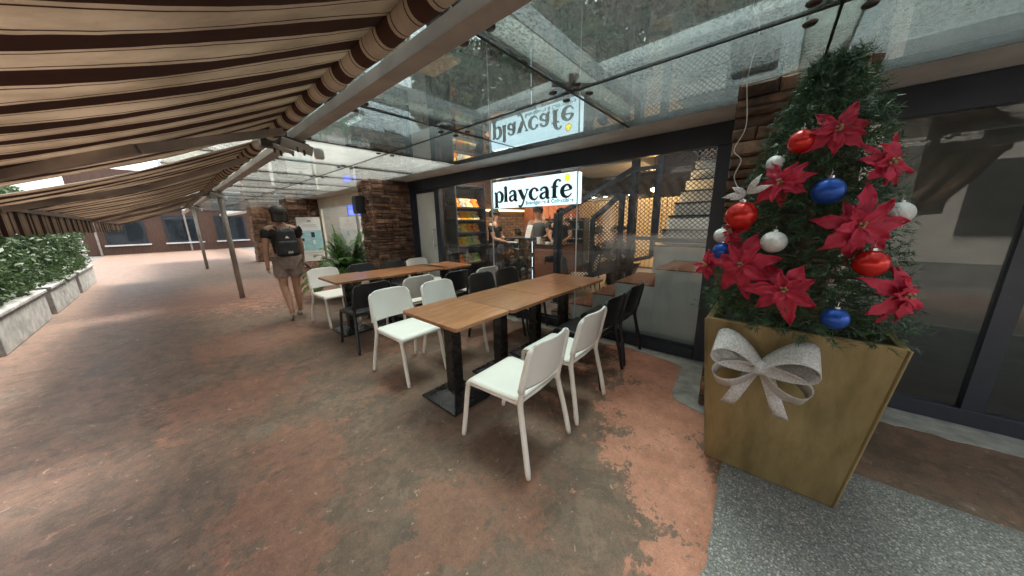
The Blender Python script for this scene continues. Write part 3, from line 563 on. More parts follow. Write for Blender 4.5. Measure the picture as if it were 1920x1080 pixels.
def make_awning(X0, X1, label):
    aw = thing('striped_awning', label, 'awning', ((X0 + X1) / 2, 0.68, 2.14), group='striped awnings along the walkway'); LW = X1 - X0
    def awfn(u, v):
        x = X0 + LW * u; y = 0.665 - 1.35 * v; z = 2.165 - (0.665 - y) * 0.40 - 0.045 * math.sin(math.pi * v) + 0.006 * math.sin(u * 40) * v + 0.012 * math.sin(u * 7.3 + v * 4) * v + 0.004 * math.sin(u * 93 + v * 11)
        return (x, y, z)
    W(MB().sheet(awfn, 60, 14, 0.004), aw).build('canopy_cloth', M['canvas'], aw, smooth=True)
    W(MB().sheet(lambda u, v: (X0 + LW * u, -0.688 + 0.008 * math.sin(u * 60), 1.60 - v * (0.15 + 0.03 * abs(math.sin(u * 34)))), 120, 3, 0.004), aw).build('valance', M['canvas'], aw, smooth=True)
    rp = [(X0 + .02 + (LW - .04) * i / 40, 0.68, 2.142) for i in range(41)]
    W(MB().tube(rp, [0.046 + 0.0022 * math.sin(i * 1.9) for i in range(41)], 18), aw).build('roller', M['canvas'], aw, smooth=True)
    W(MB().bx(X0 - .03, X1 + .02, -0.70, -0.66, 1.60, 1.64), aw).build('front_bar', M['beam'], aw, bevel=0.004)
    bk = W(MB().bx(X0 - .10, X0 - .02, 0.62, 0.80, 2.06, 2.20).bar((X0 - .06, 0.80, 2.14), (X0 - .06, 0.95, 2.10), 0.03, 0.05), aw).build('bracket', M['darkmetal'], aw, bevel=0.004)
    W(MB().bar((X0 + .02, 0.75, 2.10), (X0 + .16, 0.9, 2.03), 0.045, 0.07).bar((X0 - .04, 0.7, 2.08), (X0 + .12, 0.78, 2.01), 0.03, 0.03), aw).build('bracket', M['beam'], aw, bevel=0.003)
    for q in range(6): W(MB().tube([(X0 - .03 + q * .035, 0.70 + q * .03, 2.06 - (q % 2) * .025), (X0 - .03 + q * .035, 0.70 + q * .03, 2.02 - (q % 2) * .025)], 0.008, 8), aw).build('bolt', M['darkmetal'], aw)
    W(MB().lathe([(0.03, 0), (0.034, 0.01), (0.034, 0.06), (0.028, 0.075)], (X0 + .22, 0.93, 1.97), 14), aw).build('motor_cap', M['steel'], aw, smooth=True)
    for s in (0, 1):
        xx = (X0 + .42, X1 - .5)[s]; W(MB().bar((xx, 0.66, 2.08), (xx + 0.35 * (1 - 2 * s), 0.0, 1.81), 0.03, 0.045).bar((xx + 0.35 * (1 - 2 * s), 0.0, 1.81), (xx, -0.66, 1.60), 0.03, 0.045), aw).build('folding_arm', M['beam'], aw, bevel=0.004)
make_awning(-3.02, 1.88, 'near retractable awning of brown and cream striped canvas overhead')
make_awning(-8.3, -3.35, 'second retractable striped awning added beyond the bracket to shade the left')  # added past the real awning's end to darken the bright left floor
make_awning(-13.6, -8.65, 'farthest retractable striped awning added to shade the walkway floor')  # another added awning, for more shade on the far floor

# ================================================================== STAIRS AND MESH SCREENS (inside)
st = thing('staircase', 'grey plastered stair with brown treads turning up inside the glass', 'stairs', (-1.3, 4.0, 0))
SY0, SY1 = 3.56, 4.42
stepx = [-2.32, -2.0, -1.68, -1.38, -0.93]; stepz = [0.155, 0.325, 0.515, 0.70, 0.90]
for i in range(5):
    x1 = stepx[i + 1] if i < 4 else 0.54
    W(MB().bx(stepx[i], x1, SY0, SY1, 0.004, stepz[i] - 0.012), st).build('step', M['stair'], st, bevel=0.004)
    W(MB().bx(stepx[i] - 0.004, x1 - 0.003, SY0 - 0.006, SY1, stepz[i] - 0.011, stepz[i]), st).build('tread', M['tread'], st)
for k in range(8):                                     # upper flight climbs away from the window
    y0 = SY1 + 0.003 + k * 0.31; z1 = 1.10 + k * 0.196
    W(MB().bx(-1.2, 0.54, y0, y0 + 0.307, z1 - 0.20 - (0 if k else 0.3), z1 - 0.022), st).build('step', M['stair'], st)
    W(MB().bx(-1.21, 0.54, y0 - 0.02, y0 + 0.305, z1 - 0.021, z1), st).build('tread', M['frame'], st)
def clip_seg(poly, p, d):
    t0, t1 = -1e9, 1e9; n = len(poly)
    ar = sum(poly[i][0] * poly[(i + 1) % n][1] - poly[(i + 1) % n][0] * poly[i][1] for i in range(n)); sg = 1 if ar > 0 else -1
    for i in range(n):
        a, b = poly[i], poly[(i + 1) % n]; nx, ny = -(b[1] - a[1]) * sg, (b[0] - a[0]) * sg
        num = (p[0] - a[0]) * nx + (p[1] - a[1]) * ny; den = d[0] * nx + d[1] * ny
        if abs(den) < 1e-9:
            if num < 0: return None
        elif den > 0: t0 = max(t0, -num / den)
        else: t1 = min(t1, -num / den)
    return (t0, t1) if t1 > t0 + 1e-3 else None
def mesh_panel(name, label, poly, y, frame=0.04, sw=0.06, sh=0.055, bars=()):
    cx = sum(p[0] for p in poly) / len(poly); t = thing(name, label, 'mesh screen', (cx, y, min(p[1] for p in poly)), group='black expanded metal screens inside the cafe')
    fr = MB(); n = len(poly)
    for i in range(n): a, b = poly[i], poly[(i + 1) % n]; fr.bar((a[0], y + 0.0007 * i, a[1]), (b[0], y + 0.0007 * i, b[1]), frame, frame, (0, 1, 0))
    W(fr, t).build('frame', M['frame'], t)
    for a, b, wd in bars: W(MB().bar((a[0], y - .003, a[1]), (b[0], y - .003, b[1]), wd, frame * 1.2, (0, 1, 0)), t).build('bar', M['frame'], t)
    ms = MB(); d1 = np.array((sw, sh)); L = np.hypot(*d1); X0 = min(p[0] for p in poly); X1 = max(p[0] for p in poly); Z0 = min(p[1] for p in poly); Z1 = max(p[1] for p in poly)
    for sgn in (1, -1):
        d = (sw / L, sgn * sh / L); k0 = int((X0 - X1 - (Z1 - Z0) * sw / sh) / sw) - 2
        for k in range(k0, -k0 + int((X1 - X0) / sw) + 3):
            p = (X0 + k * sw, Z0); c = clip_seg(poly, p, d)
            if c: ms.bar((p[0] + d[0] * c[0], y + sgn * .0012, p[1] + d[1] * c[0]), (p[0] + d[0] * c[1], y + sgn * .0012, p[1] + d[1] * c[1]), 0.0085, 0.004, (0, 1, 0))
    o = W(ms, t).build('mesh', M['frame'], t); o['kind'] = 'stuff'; return t
mesh_panel('mesh_screen', 'sloping black diamond mesh balustrade beside the lower stair steps', [(-2.75, 0.33), (-1.56, 0.78), (-1.56, 2.13), (-2.75, 1.56)], 4.46, 0.07)
mesh_panel('mesh_screen', 'tall black diamond mesh bay between two black posts by the landing', [(-1.50, 0.86), (-1.21, 0.94), (-1.21, 2.1), (-1.50, 2.1)], 4.34, 0.05, bars=(((-1.5, 1.19), (-1.21, 1.19), .05),))
mesh_panel('mesh_screen', 'wide black diamond mesh guard in front of the upper stair flight', [(-1.17, 1.17), (0.52, 1.17), (0.52, 2.55), (-1.17, 2.55)], 4.30, 0.06)
mesh_panel('mesh_screen', 'inner black mesh balustrade with a handrail rising to the right', [(-2.05, 0.62), (-1.62, 0.80), (-1.62, 1.80), (-2.05, 1.47)], 4.25, 0.06)
for x, lb in ((-2.80, 'thick black post at the foot of the stair handrail'), (-1.53, 'thick black post between the two mesh bays')):
    t = thing('stair_post', lb, 'post', (x, 4.45, 0.004))
    MB().bx(-0.045, 0.045, -0.045, 0.045, 0, 1.57 if x < -2 else 2.70).build('shaft', M['frame'], t, bevel=0.004); MB().bx(-0.08, 0.08, -0.08, 0.08, 0.0005, 0.012).build('base_plate', M['frame'], t)

# ================================================================== SIGN
sg = thing('shop_sign', 'illuminated white playcafe box sign hanging behind the shop glass', 'sign', (-2.6, 3.45, 1.655))
SX0, SX1, SZ0, SZ1 = -3.325, -1.872, 1.655, 2.036
sh = SZ1 - SZ0; swd = SX1 - SX0
m, nt_, b_ = new_mat('sign_face'); b_.inputs['Base Color'].default_value = (0.8, 0.85, 0.86, 1)
b_.inputs['Emission Color'].default_value = (0.62, 0.90, 1.0, 1); b_.inputs['Emission Strength'].default_value = 0.34
M['signface'] = m
W(MB().bx(SX0, SX1, 3.440, 3.545, SZ0, SZ1), sg).build('box', M['signface'], sg, bevel=0.008)
W(MB().bx(SX0 + .3, SX0 + .32, 3.48, 3.50, SZ1, 2.715), sg).build('hanger', M['frame'], sg)
W(MB().bx(SX1 - .32, SX1 - .3, 3.48, 3.50, SZ1, 2.715), sg).build('hanger', M['frame'], sg)
GL = {
 'p': (1.0, [[(.2, -.52, .27), (.2, .95, .27)], [(-.03, -.47, .11), (.43, -.47, .11)], [(-.03, .9, .10), (.2, .96, .12)], [(.26, .82, .09), (.42, .97, .11), (.62, .97, .15), (.84, .72, .25), (.86, .45, .27), (.78, .15, .22), (.58, .02, .13), (.38, .06, .1), (.27, .18, .08)]]),
 'l': (.44, [[(.2, .02, .27), (.2, 1.42, .25)], [(-.02, .05, .1), (.42, .05, .1)], [(0, 1.3, .09), (.24, 1.44, .1)]]),
 'a': (.98, [[(.13, .70, .17), (.2, .86, .14), (.42, .97, .13), (.63, .88, .2), (.7, .62, .26), (.7, .3, .26), (.74, .08, .2), (.93, .05, .09)], [(.64, .60, .09), (.4, .52, .12), (.18, .38, .19), (.16, .18, .2), (.32, .04, .14), (.5, .1, .1), (.64, .26, .08)]]),
 'y': (.98, [[(.16, .95, .29), (.34, .55, .29), (.52, .12, .26)], [(.9, .95, .09), (.7, .45, .1), (.54, .02, .13), (.42, -.3, .14), (.27, -.5, .14), (.12, -.5, .15), (.06, -.38, .17)], [(-.06, .95, .09), (.38, .95, .09)], [(.72, .95, .085), (1.04, .95, .085)]]),
 'c': (.92, [[(.80, .68, .22), (.76, .84, .18), (.6, .97, .12), (.42, .96, .14), (.2, .74, .24), (.15, .45, .28), (.25, .16, .23), (.48, .02, .15), (.7, .08, .1), (.86, .30, .06)]]),
 'f': (.74, [[(.3, .02, .26), (.3, .95, .26), (.33, 1.2, .23), (.45, 1.4, .16), (.62, 1.46, .12), (.74, 1.40, .12), (.77, 1.28, .17)], [(.02, .92, .1), (.62, .92, .1)], [(.06, .05, .1), (.56, .05, .1)]]),
 'e': (.98, [[(.16, .50, .09), (.5, .54, .09), (.80, .58, .09)], [(.84, .56, .1), (.82, .72, .2), (.68, .93, .15), (.47, .98, .13), (.22, .78, .23), (.15, .48, .28), (.25, .17, .24), (.5, .02, .16), (.72, .08, .1), (.9, .30, .06)]]),
}
def glyph_strokes(chars, x, zb, s, sx):
    mb = MB(); q = 0
    for ch in chars:
        adv, strokes = GL[ch]
        for pts in strokes:
            P = cat_rom(pts, 6) if len(pts) > 2 else [np.array(p) for p in pts]
            vs = []; n = len(P); dpt = 3.4385 - 0.00025 * (q % 5) - 0.0003
            for i, p in enumerate(P):
                d = P[min(i + 1, n - 1)][:2] - P[max(i - 1, 0)][:2]; d = d / (np.linalg.norm(d) + 1e-9); nn = np.array((-d[1], d[0])) * (p[2] * 1.22 + .015) / 2
                for k in (1, -1): vs.append((x + (p[0] + nn[0] * k) * s * sx, dpt, zb + (p[1] + nn[1] * k) * s))
            fs = [(2 * i, 2 * i + 2, 2 * i + 3, 2 * i + 1) for i in range(n - 1)]
            mb.add(vs, fs); q += 1
        x += (adv + 0.045) * s * sx
    return mb, x
adv_tot = sum(GL[c][0] + .045 for c in 'playcafe')
xh = 0.40 * sh; sxf = (1.355) / (adv_tot * xh); x = SX0 + 0.038
zb = SZ0 + 0.225 * sh
for ch in 'playcafe':
    mb, x = glyph_strokes(ch, x, zb, xh, sxf)
    W(mb, sg).build('letter', M['ink'], sg)
ehx = x - 0.07
def text_mesh(body, size, mt):
    cu = bpy.data.curves.new('t', 'FONT'); cu.body = body; cu.size = size; cu.offset = size * .026; cu.space_character = 1.07; ob = bpy.data.objects.new('t', cu); COL.objects.link(ob)
    dg = bpy.context.evaluated_depsgraph_get(); me = bpy.data.meshes.new_from_object(ob.evaluated_get(dg)); bpy.data.objects.remove(ob)
    me.materials.clear(); me.materials.append(mt); return me
tm = text_mesh('Boardgames & Collectibles', 0.066, M['ink'])
bw = max(v.co.x for v in tm.vertices); k_ = 0.76 / bw
for v in tm.vertices: v.co = Vector((v.co.x * k_, 0, v.co.y * 1.0))
to = bpy.data.objects.new('tagline', tm); COL.objects.link(to); to.parent = sg; to.location = (-2.685 + 2.6, 3.4365 - 3.45, 0.028)
lg = MB(); cxl, czl, rl = SX1 - 0.145, SZ1 - 0.062, 0.043
hexp = [(cxl + rl * math.sin(a * math.pi / 3), czl + rl * math.cos(a * math.pi / 3)) for a in range(6)]
lo = W(MB().add([(a, 3.4370, b) for a, b in hexp], [tuple(range(6))]), sg).build('die_logo', M['logoyellow'], sg)
li = MB(); tri = [(cxl + rl * .55 * math.sin(a), czl + rl * .55 * math.cos(a)) for a in (math.pi, math.pi / 3, -math.pi / 3)]
for i in range(6): li.bar((hexp[i][0], 3.4362, hexp[i][1]), (hexp[(i + 1) % 6][0], 3.4362, hexp[(i + 1) % 6][1]), 0.0075, 0.0005, (0, 1, 0))
for i in range(3):
    a, b = tri[i], tri[(i + 1) % 3]; li.bar((a[0], 3.436, a[1]), (b[0], 3.436, b[1]), 0.0065, 0.0005, (0, 1, 0))
    for hx in hexp:
        if math.hypot(hx[0] - a[0], hx[1] - a[1]) < rl * .95: li.bar((a[0], 3.4358, a[1]), (hx[0], 3.4358, hx[1]), 0.004, 0.0005, (0, 1, 0))
W(li, sg).build('die_lines', mat('logo_line', (0.1, 0.085, 0.01), None, 0.6), lo)

# ================================================================== TABLES
def make_table():
    t = thing('cafe_table', 'x', 'table', (0, 0, 0), group='square pedestal cafe tables pushed into rows')
    top = MB(); w2, d2, r = 0.352, 0.2725, 0.03; poly = []
    for cx, cy, a0 in ((w2 - r, d2 - r, 0), (-w2 + r, d2 - r, 90), (-w2 + r, -d2 + r, 180), (w2 - r, -d2 + r, 270)):
        for k in range(5): a = R(a0 + k * 22.5); poly.append((cx + r * math.cos(a), cy + r * math.sin(a)))
    o = top.prism(poly, 0.742, 0.762).build('tabletop', M['wood'], t, bevel=0.003)
    MB().prism([(x * .995, y * .995) for x, y in poly], 0.7345, 0.7415).build('top_backing', M['edge'], t)
    MB().box((-.02, -.03, 0.375), (0.10, 0.10, 0.70)).build('column', M['blackmetal'], t, bevel=0.006)
    b = MB().box((-.02, -.03, 0.011), (0.45, 0.385, 0.014)).box((-.02, -.03, 0.042), (0.446, 0.381, 0.047), taper=(0.26, 0.30)); b.build('base', M['blackmetal'], t, bevel=0.003)
    MB().box((-.02, -.03, 0.7275), (0.26, 0.26, 0.012)).build('mounting_plate', M['blackmetal'], t)
    for sx in (-1, 1):
        for sy in (-1, 1): MB().lathe([(0.016, 0), (0.016, 0.004)], (-.02 + sx * .2, -.03 + sy * .17, 0.0), 10).build('glide', M['black'], t)
    return t
tb = make_table()
spots = [(-1.845, 1.43, .8, 'nearest wooden table of the front row, at its open end'), (-1.83, 1.979, 1.0, 'second wooden table from the open end of the front row'),
         (-1.815, 2.528, .4, 'third wooden table of the front row, next to the window table'), (-1.80, 3.075, .4, 'wooden table of the front row touching the shop glass'),
         (-4.30, 1.56, .9, 'wooden table at the open end of the back row'), (-4.245, 2.09, 0, 'second wooden table from the open end of the back row'),
         (-4.185, 2.615, 1.1, 'third wooden table of the back row, next to the window table'), (-4.13, 3.07, .9, 'wooden table of the back row touching the shop glass')]
for i, (x, y, a, lb) in enumerate(spots):
    o = tb if i == 0 else copy_tree(tb)
    o.location = (x + (0.004 if i % 2 else -0.004), y, 0.0005); o.rotation_euler = (0, 0, R(a - 1.4)); o['label'] = lb

# ================================================================== CHAIRS
def make_chair(col, leg):
    t = thing('stacking_chair', 'x', 'chair')
    # seat: moulded panel with a waterfall front edge
    def seat(u, v):
        x = -0.205 + 0.455 * u; hw = 0.205 + 0.014 * math.sin(u * math.pi * .55); y = (v - .5) * 2
        ex = max(0, abs(y) - .86) / .14
        z = 0.452 - 0.014 * math.sin(math.pi * min(1, u * 1.05)) * (1 - y * y * .8) - 0.010 * ex ** 2
        if u > .84: z -= 0.040 * ((u - .84) / .16) ** 2; x -= 0.018 * ((u - .84) / .16) ** 2
        if u < .06: z += .004
        return (x, y * hw * (1 - 0.03 * max(0, u - .9) * 10 * abs(y) ** 6), z)
    MB().sheet(seat, 22, 16, 0.019).build('seat', col, t, smooth=True)
    sf_ = MB()
    for s in (-1, 1): sf_.tube([(-0.205, s * .196, 0.425), (-0.05, s * .2, 0.425), (0.12, s * .203, 0.425), (0.205, s * .204, 0.421)], 0.013, 10)
    sf_.tube([(-0.19, -.19, .428), (-.2, 0, .43), (-0.19, .19, .428)], 0.012, 10).tube([(0.19, -.198, .415), (0.205, 0, .418), (0.19, .198, .415)], 0.012, 10)
    sf_.build('seat_frame', leg, t, smooth=True)
    # back: curved shell with folded side flanges
    def back(u, v):
        z = 0.525 + 0.282 * v; y = (u - .5) * 2
        hw = 0.229 - 0.022 * v
        if v > .86: hw -= 0.020 * ((v - .86) / .14) ** 2.2
        zz = z
        if v > .8: zz -= 0.018 * max(0, abs(y) - .72) / .28 * ((v - .8) / .2)
        if v < .25: zz += 0.0 - 0.018 * (1 - y * y) * (1 - v / .25) * 0 + 0.022 * y * y * 0
        x = -0.222 - 0.062 * v - 0.040 * (1 - y * y) + 0.006
        return (x, y * hw, zz)
    MB().sheet(back, 24, 16, 0.013).build('backrest', col, t, smooth=True)
    fl_ = MB()
    for s in (-1, 1):
        pts = []
        for k in range(9):
            v = k / 8 * .97; q = back(0.5 + s * .5, v); pts.append((q[0] - .010, q[1] - s * .006, q[2] + (0.002 if k else -0.006)))
        fl_.tube(pts, [0.0195] * 7 + [.0175, .010], 12, flat=0.8)
    fl_.tube([(back(0.5 + (k - 8) / 16 * .93, 1)[0] - .001, back(0.5 + (k - 8) / 16 * .93, 1)[1], back(0.5 + (k - 8) / 16 * .93, 1)[2] - .004) for k in range(17)], 0.0088, 10)
    fl_.build('back_rim', col, t, smooth=True)
    for s in (-1, 1):
        pts = cat_rom([(0.288, s * .214, 0.001), (0.262, s * .211, .15), (0.235, s * .207, .33), (0.219, s * .205, .405), (0.197, s * .203, .430)], 4)
        MB().tube(pts, [0.0145] + [0.0165] * (len(pts) - 2) + [0.0145], 12).build('leg', leg, t, smooth=True)
        pts = cat_rom([(-0.288, s * .243, 0.001), (-0.262, s * .232, .16), (-0.222, s * .213, .36), (-0.212, s * .209, .43), (-0.222, s * .208, .50), (-0.238, s * .206, .58)], 4)
        MB().tube(pts, [0.0145] + [0.0175] * (len(pts) - 1), 12).build('leg', leg, t, smooth=True)
        MB().lathe([(0.003, 0), (0.003, 0.003)], (0, 0, 0), 8).xf(lambda a, b, c: (-0.258 - c, s * .207 + a, 0.552 + b)).build('screw', M['darkmetal'], t)
        MB().lathe([(0.003, 0), (0.003, 0.003)], (0, 0, 0), 8).xf(lambda a, b, c: (-0.237 - c, s * .208 + a, 0.492 + b)).build('screw', M['darkmetal'], t)
    return t
wc = make_chair(M['white'], M['whiteleg']); bc = make_chair(M['black'], M['black'])
chairs = [  # x, y, facing(deg), white?, label
    (-1.175, 1.355, 182, 1, 'nearest white plastic chair, seen from behind at the right of the front row'),
    (-1.185, 1.955, 181, 1, 'white plastic chair second from the front along the right of the front row'),
    (-1.235, 2.49, 180, 0, 'black plastic chair behind the two white ones on the right of the front row'),
    (-1.245, 3.06, 180, 0, 'black plastic chair nearest the shop glass on the right of the front row'),
    (-2.605, 1.42, 2, 1, 'large white plastic chair facing right at the left open end of the front row'),
    (-2.555, 1.965, 2, 1, 'white plastic chair beside the second front row table, half hidden by the tabletop'),
    (-2.53, 2.62, 0, 0, 'black plastic chair on the left of the third front row table'),
    (-2.51, 3.10, 0, 0, 'black plastic chair by the shop glass on the left of the front row'),
    (-3.67, 1.47, 180, 0, 'black plastic chair seen from behind at the open end of the back row'),
    (-3.60, 2.03, 180, 1, 'white plastic chair on the right of the second back row table, seen from behind'),
    (-3.50, 2.58, 180, 0, 'black plastic chair on the right of the third back row table, seen from behind'),
    (-3.40, 3.06, 180, 1, 'white plastic chair by the shop glass on the right of the back row'),
    (-4.94, 1.55, 4, 1, 'white plastic chair at the far left open end of the back row'),
    (-4.93, 2.12, 0, 0, 'black plastic chair in front of the potted palm at the back row'),
    (-4.90, 2.66, 0, 0, 'black plastic chair in front of the stone pier at the back row'),
    (-4.80, 3.09, 0, 1, 'white plastic chair in front of the cafe door at the back row')]
used = set()
for x, y, a, wht, lb in chairs:
    src = wc if wht else bc
    o = src if wht not in used else copy_tree(src); used.add(wht)
    o.location = (x, y, 0.0005); o.rotation_euler = (0, 0, R(a)); o['label'] = lb; o['group'] = 'white stacking chairs at the tables' if wht else 'black stacking chairs at the tables'
for x, y, a, wht, lb in ((-2.62, 5.05, 200, 1, 'pale chair inside the cafe behind the mesh balustrade'), (-3.05, 5.0, 100, 0, 'black chair inside the cafe beside the wooden counter')):
    o = copy_tree(wc if wht else bc); o.location = (x, y, 0.0035); o.rotation_euler = (0, 0, R(a)); o['label'] = lb; o['group'] = 'chairs inside the cafe'

# ================================================================== CAFE INTERIOR
def art_mat(name, cols, sc_=9):
    m, nt, b = new_mat(name); v = coords(nt, 'Object'); vo = N(nt, 'ShaderNodeTexVoronoi'); vo.inputs['Scale'].default_value = sc_; nt.links.new(v, vo.inputs['Vector'])
    sp = N(nt, 'ShaderNodeSeparateColor'); nt.links.new(vo.outputs['Color'], sp.inputs[0]); st_ = [(i / max(1, len(cols) - 1), c) for i, c in enumerate(cols)]
    nt.links.new(ramp(nt, sp.outputs[0], st_), b.inputs['Base Color']); b.inputs['Roughness'].default_value = 0.75; b.inputs['Specular IOR Level'].default_value = 0.15; return m
ARTS = [art_mat('art%d' % i, c, 22) for i, c in enumerate([
    [(.75, .03, .02), (.85, .30, .02), (.9, .65, .08)], [(.04, .05, .09), (.55, .55, .5), (.85, .7, .3)], [(.85, .6, .12), (.9, .85, .55), (.6, .05, .03)], [(.02, .02, .02), (.9, .9, .85)],
    [(.85, .08, .03), (.9, .42, .06), (.35, .05, .03)], [(.9, .28, .01), (.9, .45, .03)], [(.55, .35, .04), (.9, .6, .1), (.2, .35, .05)], [(.30, .6, .05), (.8, .85, .4), (.12, .3, .05)]])]
bs = thing('game_shelf', 'tall black display shelf along the wall inside the cafe', 'shelf', (-4.82, 4.18, 0.0035))
for y in (3.78, 4.56): MB().bx(-0.16, 0.16, y - 4.18, y - 4.18 + 0.03, 0, 2.2).build('side_panel', M['frame'], bs)
MB().bx(-0.165, -0.155, -0.37, 0.38, 0, 2.2).build('back_panel', M['frame'], bs)
for z in (0.25, 0.62, 0.98, 1.25, 1.50, 1.75, 2.17): MB().bx(-0.154, 0.16, -0.368, 0.378, z - 0.025, z).build('shelf_board', M['frame'], bs)
gw = 0
rows = [(1.75, 'top', (0, 1, 2, 4)), (1.50, 'second', (2, 5, 6, 2)), (1.25, 'third', (3, 6, 4, 0)), (0.98, 'fourth', (5, 6, 7, 2)), (0.62, 'lowest', (4, 1, 7))]
ARTC = ['red and orange', 'grey and navy', 'cream and yellow', 'black and white', 'bright red', 'plain orange', 'ochre', 'green']
for z, rn, arts in rows:
    n = len(arts)
    for k, q in enumerate(arts):
        o = MB().box((0, 0, 0.095), (0.028, 0.68 / n - 0.014, 0.19)).build('game_box', ARTS[q], bevel=0.002)
        o.location = (-4.80, 3.84 + 0.68 / n * (k + .5), z + 0.0085); o.rotation_euler = (0, R(-26), R((-1) ** k * 2))
        tag(o, '%s game box, %s from left on %s shelf of game display' % (ARTC[q], ('first', 'second', 'third', 'fourth')[k], rn), 'game box', 'board games leaning on the black shelf')
# counter, display case, menu board
dc = thing('display_case', 'black framed glass display case at the left end of the cafe counter', 'display case', (-3.87, 4.95, 0.0035))
fr = MB()
for x in (-0.37, 0.37):
    for y in (-0.24, 0.24): fr.bx(x - .015, x + .015, y - .015, y + .015, 0, 1.1)
fr.bx(-.385, .385, -.255, .255, 1.1, 1.125).bx(-.385, .385, -.255, .255, 0.02, 0.18).build('frame', M['frame'], dc)
for z in (0.42, 0.66, 0.88): MB().bx(-.354, .354, -.22, .22, z, z + .008).build('shelf_board', M['glass_case'], dc)
MB().bx(-.354, .354, -.246, -.24, 0.182, 1.098).build('glass_pane', M['glass_case'], dc); MB().bx(.364, .37, -.224, .224, 0.182, 1.098).build('glass_pane', M['glass_case'], dc)
for z0, z1 in ((0.2, .5), (.56, .76), (.84, 1.06)): MB().bx(.353, .359, -.262, -.256, z0, z1).build('light_strip', M['ledcool'], dc)
MB().bx(-.34, -.05, -.236, -.228, 1.03, 1.04).build('light_strip', M['ledcool'], dc)
for i in range(9):
    z = (0.66, 0.88, 0.42)[i % 3]; xx = -0.28 + (i // 3) * 0.24 + random.uniform(-.04, .04)
    o = MB().lathe([(.03, 0), (.045, .01), (.05, .03), (.035, .06), (.01, .07)], (0, 0, 0), 12).build('pastry', M[('warmwall', 'counterwood', 'paper')[i % 3]], smooth=True)
    o.location = (-3.87 + xx, 4.86, z + 0.0125); tag(o, ['%s pastry on the %s shelf of the display case, %s' % (('golden', 'brown', 'white')[i % 3], ('middle', 'top', 'bottom')[i % 3], ('left', 'middle', 'right')[i // 3])][0], 'pastry', 'pastries in the display case')
ct = thing('cafe_counter', 'brown wooden counter to the right of the display case', 'counter', (-3.17, 4.98, 0.0035))
MB().bx(-.30, .27, -.28, .28, 0, 0.98).build('body', M['counterwood'], ct, bevel=0.004); MB().bx(-.31, .29, -.30, .30, 0.982, 1.012).build('top', M['brownwood'], ct, bevel=0.004)
for i, (x, wd, ht) in enumerate(((-3.40, .07, .13), (-3.30, .06, .05), (-3.2, .07, .045), (-3.1, .08, .05), (-3.0, .09, .06))):
    o = MB().box((0, 0, ht / 2), (wd, .06, ht)).build('packet', M['paper' if i % 2 == 0 else 'greyceil'], bevel=.004); o.location = (x, 4.76, 1.016)
    tag(o, ['tall white packet at the left end of the wooden counter', 'grey packet second from the left on the wooden counter', 'white packet in the middle of the wooden counter', 'grey packet fourth along the wooden counter', 'white packet at the right end of the wooden counter'][i], 'packet', 'small packets on the counter')
mbd = thing('menu_board', 'white tilted menu board standing on the display case', 'menu board', (-3.70, 4.78, 1.1295), R(-20))
MB().box((0, 0, .125), (.19, .012, .25)).xf(lambda x, y, z: (x + z * .22, y + z * .15, z)).build('board', M['paper'], mbd)
for k in range(4): MB().box((0, -.0075, .19 - k * .035), (.12, .002, .006)).xf(lambda x, y, z: (x + z * .22, y + z * .15, z)).build('text_line', M['greywall'], mbd)
MB().box((0, .06, .004), (.12, .12, .007)).build('foot', M['frame'], mbd)
# back-bar shelves with bottles
bb = thing('back_bar', 'dark back bar shelving with two pale shelves behind the counter', 'shelf', (-3.95, 6.55, 0.0035))
for z in (1.02, 1.24, 1.45): MB().bx(-.62, .62, -.14, .14, z - .02, z).build('shelf_board', M['greyceil'], bb)
for x in (-.63, .625): MB().bx(x, x + .02, -.14, .14, 0, 1.5).build('side_panel', M['frame'], bb)
MB().bx(-.62, .62, .141, .15, 0, 1.5).build('back_panel', M['frame'], bb); MB().bx(-.62, .62, -.13, .13, 0.02, .9).build('cabinet', M['brownwood'], bb)
for i in range(12):
    o = MB().lathe([(.028, 0), (.03, .01), (.03, .09), (.012, .12), (.012, .15)], (0, 0, 0), 10).build('bottle', M[('paper', 'counterwood', 'frame', 'teal')[i % 4]], smooth=True)
    o.location = (-4.5 + (i % 6) * .2, 6.5, (1.46, 1.25)[i // 6] - 0.004 + 0.0035); tag(o, '%s bottle on the %s back bar shelf, %s from the left' % (('white', 'brown', 'black', 'teal')[i % 4], ('upper', 'middle')[i // 6], ('first', 'second', 'third', 'fourth', 'fifth', 'sixth')[i % 6]), 'bottle', 'bottles on the back bar')
# lamps
ls = tag(MB().bx(-4.985, -4.955, 4.62, 6.27, 1.70, 1.735).build('light_strip', M['ledwarm']), 'yellow light strip running along the cafe side wall', 'light')
tl_ = thing('track_light', 'row of small white spotlights under the cafe ceiling', 'light', (-3.0, 6.85, 2.02))
MB().bx(-.7, .7, -.02, .02, .05, .09).build('rail', M['frame'], tl_)
for k in range(5):
    h_ = MB().lathe([(.045, -.05), (.05, -.045), (.035, .03), (.012, .05)], (-.56 + k * .28, 0, 0), 12).build('lamp_head', M['frame'], tl_, smooth=True)
    MB().lathe([(.038, -.058), (.038, -.052)], (-.56 + k * .28, 0, 0), 12).build('bulb', M['downlight'], h_)
for x in (-.6, .6): MB().bx(x - .008, x + .008, -.008, .008, .09, .695).build('drop_rod', M['frame'], tl_)
pl_ = thing('pendant_lamp', 'warm glowing bulb hanging beside the upper stair flight', 'lamp', (-1.62, 5.6, 1.93))
MB().ball((0, 0, 0), .035).build('bulb', M['bulb'], pl_, smooth=True); MB().tube([(0, 0, .03), (0, 0, .785)], .005, 6).build('cord', M['frame'], pl_); MB().lathe([(.018, .032), (.02, .04), (.02, .08), (.01, .09)], (0, 0, 0), 10).build('socket', M['frame'], pl_)
